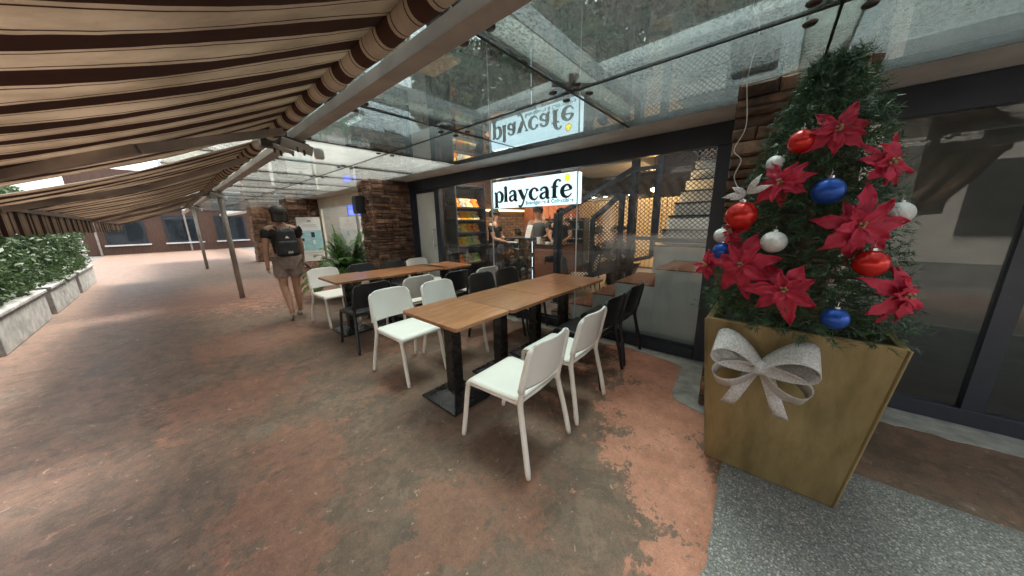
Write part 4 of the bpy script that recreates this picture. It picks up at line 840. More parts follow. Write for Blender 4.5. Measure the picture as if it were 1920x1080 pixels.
def lamp(name, typ, loc, e, col, size=.1, rot=None):
    d = bpy.data.lights.new(name, typ); d.energy = e; d.color = col
    if typ == 'AREA': d.shape = 'RECTANGLE'; d.size = size[0]; d.size_y = size[1]
    else: d.shadow_soft_size = size
    o = bpy.data.objects.new(name, d); COL.objects.link(o); o.location = loc
    if rot: o.rotation_euler = rot
    return o
lamp('pendant_glow', 'POINT', (-1.62, 5.6, 1.84), 5, (1, .62, .3), .04)
lamp('track_glow', 'AREA', (-3.0, 6.85, 1.94), 4, (1, .72, .38), (1.4, .1), (R(25), 0, 0))
def fill_fixture(label, x, y, z, e, col, sx, sy):  # invented fixture around a fill light brightening the interior; no known lamp here
    t = thing('fill_fixture', label, 'lamp', (x, y, z), group='added fill lights of the shops')
    MB().bx(-sx / 2 - .02, sx / 2 + .02, -sy / 2 - .02, sy / 2 + .02, .006, .035).build('housing', M['frame'], t); MB().bx(-sx / 2, sx / 2, -sy / 2, sy / 2, 0, .005).build('diffuser', M['downlight'], t)
    lamp('fill_light', 'AREA', (x, y, z - .02), e, col, (sx, sy))
fill_fixture('long added fill light above the cafe counter', -4.2, 7.4, 2.68, 2.4, (1, .8, .6), 1.2, .12)
fill_fixture('short added fill light in front of the game shelf', -3.95, 4.2, 2.68, 7, (1, .85, .7), .12, .7)
fill_fixture('added fill light inside the neighbouring shop', -8.6, 4.6, 2.68, 18, (1, .95, .88), 2.4, .15)
fill_fixture('added fill light over the timber slat wall', -2.6, 8.6, 2.68, 7.0, (1, .70, .33), 2.6, .1)
fill_fixture('added fill light above the stair landing', -0.55, 3.95, 2.68, 1.1, (1, .95, .88), .9, .1)
tvm = bpy.data.materials.new('screen'); tvm.use_nodes = True; nt_ = tvm.node_tree; b_ = nt_.nodes['Principled BSDF']
brk = N(nt_, 'ShaderNodeTexBrick'); brk.inputs['Scale'].default_value = 9; brk.inputs['Color1'].default_value = (.05, .12, .9, 1); brk.inputs['Color2'].default_value = (.5, .55, 1, 1); brk.inputs['Mortar'].default_value = (.02, .04, .4, 1); brk.inputs['Mortar Size'].default_value = .06
nt_.links.new(coords(nt_, 'Generated'), brk.inputs['Vector']); nt_.links.new(brk.outputs[0], b_.inputs['Emission Color']); b_.inputs['Emission Strength'].default_value = 1.6; b_.inputs['Base Color'].default_value = (.02, .02, .05, 1)
tv = thing('television', 'small blue glowing screen hung inside the neighbouring shop', 'television', (-8.95, 3.75, 1.70), R(28))
MB().bx(-.36, .36, 0, .05, 0, .42).build('case', M['frame'], tv, bevel=.005); MB().bx(-.335, .335, -.004, -.001, .025, .395).build('screen', tvm, tv); MB().bx(-.02, .02, .02, .04, .42, 1.0).build('mount', M['frame'], tv)
po = thing('picture_board', 'small pale picture board on the grey wall of the neighbouring shop', 'picture', (-9.9, 5.98, .95)); MB().bx(-.4, .4, -.02, 0, 0, .8).build('board', M['paper'], po); MB().bx(-.2, .2, -.026, -.022, .15, .55).build('print', M['greyceil'], po)
spk = thing('wall_speaker', 'black loudspeaker mounted high on the stone pier beside the door', 'loudspeaker', (-5.96, 2.52, 1.66)); MB().box((0, 0, .16), (.18, .16, .32), taper=(.9, .9)).build('case', M['black'], spk, bevel=.008); MB().bx(-.07, .07, -.0865, -.0815, .04, .28).build('grille', M['frame'], spk); MB().bx(-.02, .02, .07, .1, .1, .2).build('bracket', M['frame'], spk)
wl = thing('wall_light', 'white box lamp housing at the top of the stone pier', 'lamp', (-0.18, 2.46, 2.29)); MB().bx(-.13, .09, -.05, .05, .0, .22).build('housing', M['plastic_white'], wl, bevel=.006); MB().bx(-.12, .08, -.04, .04, -.008, -.001).build('diffuser', M['greyceil'], wl)

# ================================================================== PEOPLE
def skin(name, J, E_, mt, parent, grow=0.0, keep=None, sub=2, flat=None):
    names = [k for k in J if keep is None or k in keep]; ix = {k: i for i, k in enumerate(names)}
    me = bpy.data.meshes.new(name); me.from_pydata([J[k][0] for k in names], [(ix[a], ix[b]) for a, b in E_ if a in ix and b in ix], [])
    me.materials.append(mt); o = bpy.data.objects.new(name, me); COL.objects.link(o); o.parent = parent
    md = o.modifiers.new('skin', 'SKIN'); md.use_smooth_shade = True; md.branch_smoothing = .4
    for k, i in ix.items():
        r = J[k][1]; sv = me.skin_vertices[0].data[i]; sv.radius = ((r[0] if hasattr(r, '__len__') else r) + grow, (r[1] if hasattr(r, '__len__') else r) + grow); sv.use_root = (i == 0)
    q = o.modifiers.new('sub', 'SUBSURF'); q.levels = sub; q.render_levels = sub; return o
def person(label, loc, rz, pose, top, bot, hair='short', h=1.7, cap=False, sleeves='short', legs=True, group=None):
    t = thing('person', label, 'person', loc, rz, group); k = h / 1.7
    def P(x, y, z): return (x * k, y * k, z * k)
    sit = pose == 'sit'; oz = -0.46 if sit else 0; lean = .10 if sit else (.02 if pose == 'walk' else .05)
    J = {'pelvis': (P(0, 0, .95 + oz), (.13, .115)), 'waist': (P(lean * .3, 0, 1.1 + oz), (.125, .10)), 'chest': (P(lean * .7, 0, 1.28 + oz), (.15, .11)), 'collar': (P(lean, 0, 1.42 + oz), (.09, .075)), 'neck': (P(lean + .01, 0, 1.49 + oz), .052), 'jaw': (P(lean + .03, 0, 1.555 + oz), (.07, .078)), 'head': (P(lean + .02, 0, 1.62 + oz), (.082, .094)), 'crown': (P(lean + .01, 0, 1.685 + oz), (.06, .068)), 'nose': (P(lean + .118, 0, 1.595 + oz), .012)}
    E_ = [('pelvis', 'waist'), ('waist', 'chest'), ('chest', 'collar'), ('collar', 'neck'), ('neck', 'jaw'), ('jaw', 'head'), ('head', 'crown'), ('head', 'nose')]
    for s, S_ in ((1, 'L'), (-1, 'R')):
        J['sho' + S_] = (P(lean, s * .175, 1.40 + oz), .058)
        if sit: el, wr = (lean + .12, s * .25, 1.16 + oz), (lean + .34, s * .13, 1.13 + oz)
        elif pose == 'walk': el, wr = (lean - s * .06, s * .235, 1.12), (lean + .05 - s * .12, s * .25, .88)
        else: el, wr = (lean + .06, s * .23, 1.14), (lean + .26, s * .14, 1.08)
        J['elb' + S_] = (P(*el), .042); J['wri' + S_] = (P(*wr), .028); d = (np.array(wr) - np.array(el)); d = d / np.linalg.norm(d)
        pm = np.array(wr) + d * .06; J['palm' + S_] = (P(*pm), (.034, .02)); E_ += [('collar', 'sho' + S_), ('sho' + S_, 'elb' + S_), ('elb' + S_, 'wri' + S_), ('wri' + S_, 'palm' + S_)]
        sd = np.cross(d, (0, 0, 1)) if abs(d[2]) < .8 else np.array((1.0, 0, 0)); dn = np.array((0, 0, -1.0)) if abs(d[2]) < .8 else np.array((0, -s, 0.0))
        for q, (of, ln) in enumerate(((-.028, .062), (-.010, .075), (.010, .07), (.027, .055))):
            a = pm + d * ln * .55 + sd * of; b = pm + d * ln + sd * of * 1.1 + dn * .018; J['f%d%s' % (q, S_)] = (P(*a), .009); J['g%d%s' % (q, S_)] = (P(*b), .0075); E_ += [('palm' + S_, 'f%d%s' % (q, S_)), ('f%d%s' % (q, S_), 'g%d%s' % (q, S_))]
        a = pm - d * .02 + sd * -.045 + dn * .012; J['th' + S_] = (P(*a), .01); J['ti' + S_] = (P(*(a + d * .03)), .009); E_ += [('palm' + S_, 'th' + S_), ('th' + S_, 'ti' + S_)]
        J['hip' + S_] = (P(0, s * .09, .90 + oz), (.098, .09)); E_.append(('pelvis', 'hip' + S_))
        if sit: kn, an, to = (.42, s * .12, .50), (.40, s * .12, .09), (.54, s * .13, .03)
        elif pose == 'walk' and s == 1: kn, an, to = (.02, s * .09, .50), (-.20, s * .085, .17), (-.14, s * .085, .03)   # trailing foot, heel lifted
        elif pose == 'walk': kn, an, to = (.12, s * .09, .50), (.13, s * .085, .09), (.27, s * .09, .028)
        else: kn, an, to = (.02, s * .10, .50), (-.01, s * .10, .09), (.15, s * .12, .03)
        J['kne' + S_] = (P(*kn), .060); J['cal' + S_] = (P(*(np.array(kn) * .62 + np.array(an) * .38 + np.array((-.02, 0, 0)))), .058); J['ank' + S_] = (P(*an), .036); J['toe' + S_] = (P(*to), (.04, .028))
        E_ += [('hip' + S_, 'kne' + S_), ('kne' + S_, 'cal' + S_), ('cal' + S_, 'ank' + S_), ('ank' + S_, 'toe' + S_)]
    body = skin('body', J, E_, M['skin'], t)
    for s in (-1, 1):
        MB().ball(P(lean + .103, s * .032, 1.622 + oz), .011 * k, 8, 6).build('eye', M['hair'], t, smooth=True)
        MB().ball(P(lean + .015, s * .085, 1.60 + oz), .026 * k, 8, 6, (.6, .35, 1)).build('ear', M['skin'], t, smooth=True)
    MB().ball(P(lean + .10, 0, 1.548 + oz), .02 * k, 8, 6, (.35, 1, .25)).build('mouth', M['petal'] if False else M['cloth_taupe'], t, smooth=True)
    tk = ['waist', 'pelvis', 'chest', 'collar', 'shoL', 'shoR']; J2 = dict(J)
    if sleeves != 'none':
        for S_ in 'LR':
            if sleeves == 'long': tk += ['elb' + S_, 'wri' + S_]
            else: J2['sl' + S_] = (tuple(np.array(J['sho' + S_][0]) * .45 + np.array(J['elb' + S_][0]) * .55), .05); tk.append('sl' + S_); 
    J2['collar'] = (J['collar'][0], (.125, .105)); J2['chest'] = (J['chest'][0], (.158, .12))
    E2 = E_ + [('sho' + S_, 'sl' + S_) for S_ in 'LR']
    skin('shirt', J2, E2, top, t, .026 if pose == 'walk' else .018, tk)
    J3 = dict(J); bk_ = ['pelvis', 'hipL', 'hipR']
    for S_ in 'LR':
        if bot[1] == 'long': bk_ += ['kne' + S_, 'cal' + S_, 'ank' + S_]
        else: J3['sh' + S_] = (tuple(np.array(J['hip' + S_][0]) * .32 + np.array(J['kne' + S_][0]) * .68), .098); bk_.append('sh' + S_)
    skin('trousers', J3, E_ + [('hip' + S_, 'sh' + S_) for S_ in 'LR'], bot[0], t, .02, bk_)
    hc = P(lean - .005, 0, 1.645 + oz)
    hb = MB()
    def hairfn(u, v):
        a = 2 * math.pi * u; ph = math.pi * .5 * (1 - v * (1.12 + .28 * max(0, -math.cos(a))))
        if abs(a - math.pi) > 1.95: ph = max(ph, .55)          # open over the face
        drop = 0
        r_ = .113 * k; return (hc[0] - .006 + r_ * math.cos(ph) * math.cos(a) * 1.02, hc[1] + r_ * math.cos(ph) * math.sin(a) * .9, hc[2] + r_ * math.sin(ph) * .92)
    hb.sheet(hairfn, 32, 10, .012 * k)
    if hair == 'long': hb.sheet(lambda u, v: (hc[0] - .055 * k - .05 * k * math.cos((u - .5) * 2.6), hc[1] + .10 * k * math.sin((u - .5) * 2.6), hc[2] + .02 - .17 * k * v), 10, 8, .02)
    if hair == 'bun': hb.ball((hc[0] - .10 * k, hc[1], hc[2] + .055 * k), .05 * k)
    hb.build('hair', M['hair'], t, smooth=True)
    if cap: 
        cp = MB(); cp.sheet(lambda u, v: (hc[0] + .118 * k * math.cos(2 * math.pi * u) * math.cos(v * 1.5), hc[1] + .108 * k * math.sin(2 * math.pi * u) * math.cos(v * 1.5), hc[2] + .01 + .115 * k * math.sin(v * 1.5)), 24, 8, .01)
        cp.sheet(lambda u, v: (hc[0] + (.10 + .085 * v * math.sin(math.pi * (u * .8 + .1))) * k, hc[1] + (u - .5) * .17 * k, hc[2] + .012 - .012 * v), 8, 4, .008); cp.build('cap', M['cloth_black'], t, smooth=True)
    for S_ in 'LR':
        a, b = np.array(J['ank' + S_][0]), np.array(J['toe' + S_][0]); dd = b - a; dd[2] = min(dd[2], -.02) if pose != 'walk' else dd[2]
        heel = a + (a - b) * np.array((.28, .28, 0)) + np.array((0, 0, -.055 * k)); 
        sh_ = MB().tube([tuple(heel), tuple(heel * .5 + (b + np.array((0, 0, .0))) * .5), tuple(b), tuple(b + (b - heel) * .16)], [.036, .046, .048, .028], 12, flat=.8).build('shoe', M['shoe'] if pose == 'walk' else M['cloth_black'], t, smooth=True, sub=1)
        if pose == 'walk': MB().tube([tuple(heel + np.array((-.012, 0, -.018))), tuple((heel + b) * .5 + np.array((-.012, 0, -.026))), tuple(b + np.array((0, 0, -.022))), tuple(b + (b - heel) * .15 + np.array((0, 0, -.012)))], [.03, .036, .038, .022], 12, flat=.35).build('sole', M['sole'], sh_, smooth=True)
    return t
wk = person('person in shorts with a black backpack walking away down the walkway', (-5.72, 1.21, 0.004), R(178), 'walk', M['cloth_black'], (M['cloth_taupe'], 'shorts'), 'long', 1.72, sleeves='short')
bpk = thing('backpack', 'black backpack with white marks worn by the walking person', 'backpack', (-5.54, 1.21, 1.02), R(178))
MB().box((-.02, 0, .20), (.15, .31, .42), taper=(.72, .70)).build('bag', M['pack'], bpk, bevel=.05)
MB().box((-.105, 0, .12), (.06, .26, .2), taper=(.85, .9)).build('front_pocket', M['pack'], bpk, bevel=.025)
MB().prism([(-.028, 0), (.028, 0), (0, .034)], 0, .002).xf(lambda x, y, z: (-.100 + y * .17 - z, -x, .262 + y)).build('mountain_mark', M['paper'], bpk)
for q in range(3): MB().box((-.1375, -.03 + q * .022, .055), (.002, .011, .034)).build('stripe_mark', M['paper'], bpk)
for s in (-1, 1): MB().tube([(.04, s * .08, .40), (.14, s * .10, .43), (.23, s * .115, .33), (.20, s * .13, .16), (.05, s * .13, .06)], .018, 8, flat=.4).build('strap', M['pack'], bpk, smooth=True)
um = thing('folded_umbrella', 'dark folded umbrella held low by the walking person', 'umbrella', (-5.68, 1.45, .80)); MB().tube([(-.05, 0, .05), (0, .02, .02), (.16, .05, -.06), (.24, .06, -.10)], [.012, .02, .018, .008], 8).build('cloth', M['black'], um, smooth=True); MB().tube([(-.12, -.02, .09), (-.05, 0, .05)], .009, 8).build('grip', M['darkmetal'], um)
person('person in dark clothes and cap standing at the display case in the cafe', (-4.50, 4.62, .0035), R(20), 'stand', M['cloth_black'], (M['cloth_navy'], 'long'), h=1.66, cap=True)
person('cafe worker in a black cap behind the counter', (-3.98, 5.55, .0035), R(-60), 'stand', M['cloth_grey'], (M['cloth_black'], 'long'), h=1.72, cap=True)
person('cafe worker without a cap behind the right end of the counter', (-3.42, 5.6, .0035), R(-70), 'stand', M['cloth_black'], (M['cloth_black'], 'long'), h=1.66)
person('customer sitting low behind the display case in the cafe', (-4.62, 5.7, .0035), R(200), 'sit', M['cloth_navy'], (M['cloth_black'], 'long'), h=1.7)
sits = [(-2.72, 5.75, 40, 'cloth_black', 'broad customer in black sitting with their back to the mesh'), (-2.62, 6.55, -60, 'cloth_navy', 'customer in dark blue sitting across the cafe table behind the mesh'), (-2.2, 6.3, -110, 'cloth_grey', 'customer in grey sitting at the right of the cafe table behind the mesh')]
for x, y, a, c, lb in sits:
    person(lb, (x, y, .0035), R(a), 'sit', M[c], (M['cloth_black'], 'long'), h=1.75, sleeves='long')
    s_ = thing('stool', 'dark stool under the ' + lb.split(' sitting')[0] + ' in the cafe', 'stool', (x, y, .0035), 0, 'stools in the cafe'); MB().lathe([(.15, .37), (.16, .38), (.16, .40), (.15, .405)], (0, 0, 0), 16).build('seat', M['frame'], s_)
    for q in range(4): MB().tube([(.11 * math.cos(q * 1.57 + .7), .11 * math.sin(q * 1.57 + .7), .37), (.16 * math.cos(q * 1.57 + .7), .16 * math.sin(q * 1.57 + .7), 0)], .012, 8).build('leg', M['frame'], s_)
s_ = thing('stool', 'dark stool under the customer behind the display case', 'stool', (-4.62, 5.7, .0035), 0, 'stools in the cafe'); MB().lathe([(.15, .37), (.16, .38), (.16, .40), (.15, .405)], (0, 0, 0), 16).build('seat', M['frame'], s_)
for q in range(4): MB().tube([(.11 * math.cos(q * 1.57 + .7), .11 * math.sin(q * 1.57 + .7), .37), (.16 * math.cos(q * 1.57 + .7), .16 * math.sin(q * 1.57 + .7), 0)], .012, 8).build('leg', M['frame'], s_)
ctb = thing('round_table', 'small dark table between the seated customers in the cafe', 'table', (-2.42, 5.98, .0035)); MB().lathe([(.27, .70), (.28, .71), (.28, .725), (.27, .73)], (0, 0, 0), 24).build('tabletop', M['brownwood'], ctb); MB().lathe([(.2, 0), (.2, .012), (.03, .03), (.025, .70)], (0, 0, 0), 16).build('pedestal', M['frame'], ctb)

# ================================================================== PLANTER AND CHRISTMAS TREE
PX, PY = 0.14, 2.22
pn = thing('gold_planter', 'tall gold tapered planter box under the Christmas tree', 'planter', (PX, PY, 0.006))
pb = MB(); b0, b1 = 0.275, 0.352
for z, r_ in ((0, b0), (0.905, b1), (0.905, b1 - .03), (0.80, b1 - .05)):
    for sx, sy in ((-1, -1), (1, -1), (1, 1), (-1, 1)): pb.v.append((sx * r_, sy * r_ * .95, z))
pb.f += [(3, 2, 1, 0)] + [(k * 4 + i, k * 4 + (i + 1) % 4, (k + 1) * 4 + (i + 1) % 4, (k + 1) * 4 + i) for k in range(3) for i in range(4)] + [(12, 13, 14, 15)]
pb.build('box', M['gold'], pn, bevel=.004)
MB().bx(-.295, .295, -.28, .28, .79, .83).build('soil', M['soil'], pn)
for k_ in range(4):
    sx_, sy_ = ((-1, -1), (1, -1), (1, 1), (-1, 1))[k_]; MB().bar((sx_ * b0, sy_ * b0 * .95, .004), (sx_ * b1, sy_ * b1 * .95, .90), .012, .012).build('corner_trim', M['gold'], pn, bevel=.003)
def ribbon_loop(mb, c, ang, L, wd, w0, tw=0.0, op=.5):
    ca_, sa_ = math.cos(ang), math.sin(ang)
    def fn(u, v):
        a = (u - .5) * 2 * math.pi * .98; r_ = L * .5 * (1 + math.cos(a)); hgt = op * wd * math.sin(a) * (.4 + .6 * (1 + math.cos(a)) / 2)
        x, z = r_, hgt; q = (v - .5) * w0 * (.45 + .55 * (1 + math.cos(a)) / 2); x += q * .25; z += q * .62 * (1 if sa_ > 0 else -1) * math.copysign(1, ca_); yy = q * .75 - tw * r_
        return (c[0] + x * ca_ - z * sa_, c[1] - .065 + yy, c[2] + x * sa_ + z * ca_)
    mb.sheet(fn, 28, 4, .0025)
bw_ = thing('ribbon_bow', 'silver glitter ribbon bow on the front of the gold planter', 'bow', (0.045, 1.865, 0.725))
for k, (a, L, wd) in enumerate(((152, .215, .13), (208, .20, .13), (28, .215, .13), (-28, .20, .13))):
    mb = MB(); ribbon_loop(mb, (0, 0, 0), R(a), L, wd, .13, .15); mb.build('loop', M['silver'], bw_, smooth=True)
MB().ball((0, -.06, 0), .035, sq=(1, 1.2, 1.1)).build('knot', M['silver'], bw_, smooth=True)
for s in (-1, 1): MB().sheet(lambda u, v: (s * (.02 + .09 * u) + (v - .5) * .06, -.05 + .012 * math.sin(u * 6) + .03 * u, -.02 - .24 * u), 12, 3, .0025).build('tail', M['silver'], bw_, smooth=True)

def tree_r(z): return max(.05, .43 - .24 * (z - 1.0) - (.25 * max(0, z - 1.9)))
def needle_mass(n_tw, rng, zlo, zhi, inner=.35):
    V = []; F = []
    for _ in range(n_tw):
        z = zlo + (zhi - zlo) * rng.random() ** 1.15; a = rng.random() * 2 * math.pi; rr = tree_r(z) * (inner + (1 - inner) * rng.random() ** .5)
        p = np.array((rr * math.cos(a), rr * math.sin(a), z)); out = np.array((math.cos(a), math.sin(a), rng.normal(.0, .35))); out += rng.normal(0, .45, 3); out /= np.linalg.norm(out)
        L = rng.uniform(.06, .13); s1 = np.cross(out, (0, 0, 1.0)); s1 /= np.linalg.norm(s1) + 1e-9; s2 = np.cross(out, s1)
        for q in range(15):
            t = q / 15 * L; b = p - out * L * .6 + out * t; th = rng.random() * 6.28; d = out * .55 + (s1 * math.cos(th) + s2 * math.sin(th)) * .8; ln = rng.uniform(.022, .04)
            sw = np.cross(d, out); sw = sw / (np.linalg.norm(sw) + 1e-9) * .0022; i = len(V); V += [b - sw, b + sw, b + d * ln]; F.append((i, i + 1, i + 2))
    return V, F
ct_ = thing('christmas_tree', 'dark green Christmas tree with red flowers in the gold planter', 'tree', (PX, PY, .80))
V, F = needle_mass(3000, RNG, .90, 2.18); mb = MB(); mb.v = [(float(a), float(b), float(c) - .80) for a, b, c in V]; mb.f = F; mb.build('foliage', M['needle'], ct_)
MB().tube([(0, 0, .02), (0, 0, 1.36)], [.035, .012], 10).build('trunk', M['bark'], ct_, smooth=True)
br_ = MB()
for k in range(70):
    z = .12 + 1.1 * k / 70; a = k * 2.4; r_ = tree_r(z + .8) * .85; br_.tube([(0, 0, z), (r_ * .6 * math.cos(a), r_ * .6 * math.sin(a), z + .02), (r_ * math.cos(a), r_ * math.sin(a), z - .01)], [.008, .006, .003], 5)
br_.build('branches', M['bark'], ct_)
def bauble(loc, r_, mt, label, ribs=0):
    t = thing('bauble', label, 'bauble', loc, 0, 'baubles on the Christmas tree')
    MB().ball((0, 0, 0), r_, 20, 14).build('ball', mt, t, smooth=True); MB().lathe([(r_ * .22, r_ * .95), (r_ * .22, r_ * 1.15), (r_ * .1, r_ * 1.2)], (0, 0, 0), 10).build('cap', M['chrome'], t)
    MB().tube([(0, 0, r_ * 1.15), (.003, .006, r_ * 1.5), (0, .02, r_ * 1.7)], .0012, 5).build('hook', M['chrome'], t)
bauble((-.187, 1.965, 1.27), .046, M['blueball'], 'blue bauble at the left edge of the Christmas tree'); bauble((-.20, 1.985, 1.352), .038, M['whiteball'], 'white glitter bauble above the leftmost blue one')
bauble((-.125, 1.93, 1.455), .068, M['redball'], 'large red bauble high on the left of the Christmas tree')
def onf(ang, z, k=1.0): r_ = tree_r(z) * k; return (PX + r_ * math.cos(R(ang)), PY + r_ * math.sin(R(ang)), z)
for ang, z, r_, mt, lb in ((250, 1.33, .05, 'whiteball', 'white glitter bauble at the front middle of the Christmas tree'), (275, 1.55, .055, 'blueball', 'blue bauble high at the front of the Christmas tree'), (300, 1.25, .055, 'redball', 'red bauble low on the right of the Christmas tree'), (285, 1.02, .045, 'blueball', 'blue bauble low at the front of the Christmas tree'),
                             (250, 1.78, .05, 'redball', 'red bauble near the top of the Christmas tree'), (320, 1.45, .045, 'whiteball', 'white glitter bauble at the right edge of the Christmas tree'), (232, 1.70, .035, 'whiteball', 'small white bauble near the top left of the Christmas tree')): bauble(onf(ang, z, 1.03), r_, M[mt], lb)
def poinsettia(loc, out, size, label, seed):
    rg = random.Random(seed); t = thing('poinsettia', label, 'flower', loc, 0, 'red poinsettias on the Christmas tree'); o_ = Vector(out).normalized(); a_ = o_.orthogonal().normalized(); b_2 = o_.cross(a_)
    for ring, n, L, lift in ((0, 7, 1.0, .05), (1, 5, .66, .4)):
        for k in range(n):
            th = 2 * math.pi * (k + .5 * ring) / n + rg.uniform(-.2, .2); d = (a_ * math.cos(th) + b_2 * math.sin(th)); s_ = o_.cross(d); ll = size * L * rg.uniform(.7, 1.2); lf = lift + rg.uniform(-.25, .3); wv = rg.uniform(0, 6)
            def fn(u, v):
                wd = size * .21 * math.sin(math.pi * min(1, u * .93 + .07)) ** 1.1 * L * (1 + .18 * math.sin(u * 17 + wv)); q = (v - .5) * 2
                return d * ll * u + s_ * wd * q + o_ * (ll * (lf * u - .35 * u * u) + .012 * ring + size * .10 * abs(q) + size * .05 * math.sin(u * 9 + wv) * q + size * .03 * math.sin(u * 21 + wv))
            MB().sheet(fn, 8, 4, .0015).build('petal', M['petal'], t, smooth=True)
    c_ = MB()
    for k in range(5): p_ = o_ * (.03 + .004 * k) + a_ * .009 * math.cos(k * 2.4) + b_2 * .009 * math.sin(k * 2.4); c_.ball(p_, .006, 6, 5)
    c_.build('stamens', M['gold'], t)
poinsettia((-.240, 2.00, 1.185), (-.8, -1, .2), .095, 'small red poinsettia at the lower left edge of the Christmas tree', 1)
poinsettia((-.085, 1.885, 1.215), (-.3, -1, .1), .17, 'large red poinsettia beside the blue bauble', 2)
poinsettia((-.145, 1.95, 1.365), (-.6, -1, .3), .085, 'red poinsettia tucked under the large red bauble', 3)
for i, (ang, z, sz_, lb) in enumerate(((262, 1.12, .15, 'red poinsettia low at the front of the Christmas tree'), (292, 1.40, .16, 'red poinsettia at the right front of the Christmas tree'), (315, 1.12, .14, 'red poinsettia at the lower right of the Christmas tree'), (245, 1.60, .13, 'red poinsettia above the large red bauble'), (275, 1.80, .12, 'red poinsettia near the top of the Christmas tree'), (310, 1.65, .12, 'red poinsettia on the upper right of the Christmas tree'))):
    p_ = onf(ang, z, 1.02); poinsettia(p_, (math.cos(R(ang)), math.sin(R(ang)), .15), sz_, lb, 10 + i)
sp_ = thing('silver_spray', 'silver leaf spray pointing left above the large red bauble', 'decoration', (-.115, 1.93, 1.56))
for k, (a, L) in enumerate(((188, .10), (203, .07), (150, .07), (60, .1), (20, .1))):
    d = Vector((math.cos(R(a)), -.25, math.sin(R(a)))); s_ = d.cross(Vector((0, 1, 0))).normalized()
    MB().sheet(lambda u, v: d * L * u + s_ * (v - .5) * .03 * math.sin(math.pi * min(1, u + .05)) + Vector((0, -.02 * math.sin(u * 3), 0)), 8, 3, .0015).build('leaf', M['silver'], sp_, smooth=True)
cbl = MB().tube(cat_rom([(-.225, 2.50, 2.24), (-.20, 2.49, 2.0), (-.245, 2.485, 1.87), (-.20, 2.48, 1.80), (-.225, 2.49, 1.70), (-.17, 2.45, 1.6), (-.1, 2.35, 1.55)], 6), .0028, 6).build('light_cable', M['whiteleg'], smooth=True); tag(cbl, 'thin pale cable hanging down the stone pier to the tree', 'cable')

# ================================================================== PALM
def make_palm(loc, label, h=1.5, n=105, spread=.85, seed=3):
    rg = np.random.default_rng(seed); t = thing('potted_palm', label, 'palm', loc)
    MB().lathe([(.13, 0), (.15, .02), (.19, .28), (.205, .29), (.205, .33), (.18, .33), (.175, .29)], (0, 0, 0), 24).build('pot', M['clay'], t, smooth=False)
    MB().lathe([(.17, .27), (.168, .285)], (0, 0, 0), 20).build('soil', M['soil'], t)
    for k in range(n):
        a = k * 2.399 + rg.uniform(-.3, .3); el = rg.uniform(.55, 1.4); L = rg.uniform(.75, 1.1) * h * .8; pts = []
        for i in range(11):
            u = i / 10; r_ = spread * 1.1 * math.cos(el) * L * u ** .9 + .02; z = .28 + L * (math.sin(el) * 1.25 * u - (.75 * math.cos(el) + .16) * u * u); pts.append(Vector((r_ * math.cos(a), r_ * math.sin(a), max(.06, z))))
        mb = MB().tube(pts, [.007 - .0005 * i for i in range(11)], 5)
        for i in range(2, 22):
            u = i / 22; f_ = u * 10; j = int(f_); p_ = pts[j].lerp(pts[min(j + 1, 10)], f_ - j); d = (pts[min(j + 1, 10)] - pts[max(0, j - 1)]).normalized(); sd = d.cross(Vector((0, 0, 1))).normalized()
            ll = .24 * math.sin(math.pi * min(.98, u * .85 + .12)) ** .7
            for s in (-1, 1):
                e = (d * .75 + sd * s * .9 + Vector((0, 0, -.12 + rg.uniform(-.25, .2)))).normalized(); w_ = e.cross(Vector((0, 0, 1))).normalized() * .013; m_ = p_ + e * ll * .5; q_ = p_ + e * ll + Vector((0, 0, -.05))
                mb.add([p_ - w_ * .4, p_ + w_ * .4, m_ + w_, m_ - w_, q_], [(0, 1, 2, 3), (3, 2, 4)])
        mb.build('frond', M['palm'], t)
    return t
make_palm((-6.72, 2.50, .004), 'bushy green palm in a pot beside the stone pier')

# ================================================================== BANNER
bn = thing('standing_banner', 'white and teal standing banner in front of the far stone pier', 'banner', (-10.3, 2.86, .004), R(74))
bp = MB().bx(-.29, .29, -.006, .006, .42, 1.70).build('panel', M['paper'], bn)
MB().bx(-.285, .285, -.009, -.0065, .74, 1.32).build('teal_field', M['teal'], bn)
for x0, x1, z0, z1, m_ in ((-.03, .06, 1.56, 1.62, 'greyceil'), (-.16, .18, 1.47, 1.485, 'greyceil'), (-.2, .22, 1.42, 1.43, 'greyceil'), (-.25, -.17, 1.2, 1.26, 'redball'), (.02, .11, 1.12, 1.27, 'ink'), (-.25, -.16, 1.02, 1.1, 'ink'), (.04, .1, .92, 1.04, 'paper'), (-.25, -.18, .8, .92, 'paper'), (-.12, .0, 1.2, 1.21, 'paper'), (-.12, .0, 1.05, 1.06, 'paper'), (-.12, .0, .87, .88, 'paper'), (-.2, .2, .66, .67, 'greyceil'), (-.12, .14, .6, .61, 'greyceil')):
    MB().bx(x0, x1, -.0115, -.0095, z0, z1).build('print', M[m_], bp)
MB().tube([(0, .02, 1.72), (0, .02, .5)], .01, 8).build('pole', M['chrome'], bn)
for s in (-1, 1): MB().tube([(s * .05, .02, .5), (s * .26, .03, .42), (s * .33, .02, .0)], .009, 8).build('leg', M['chrome'], bn)
MB().tube([(0, .02, .5), (0, .32, .0)], .009, 8).build('leg', M['chrome'], bn)

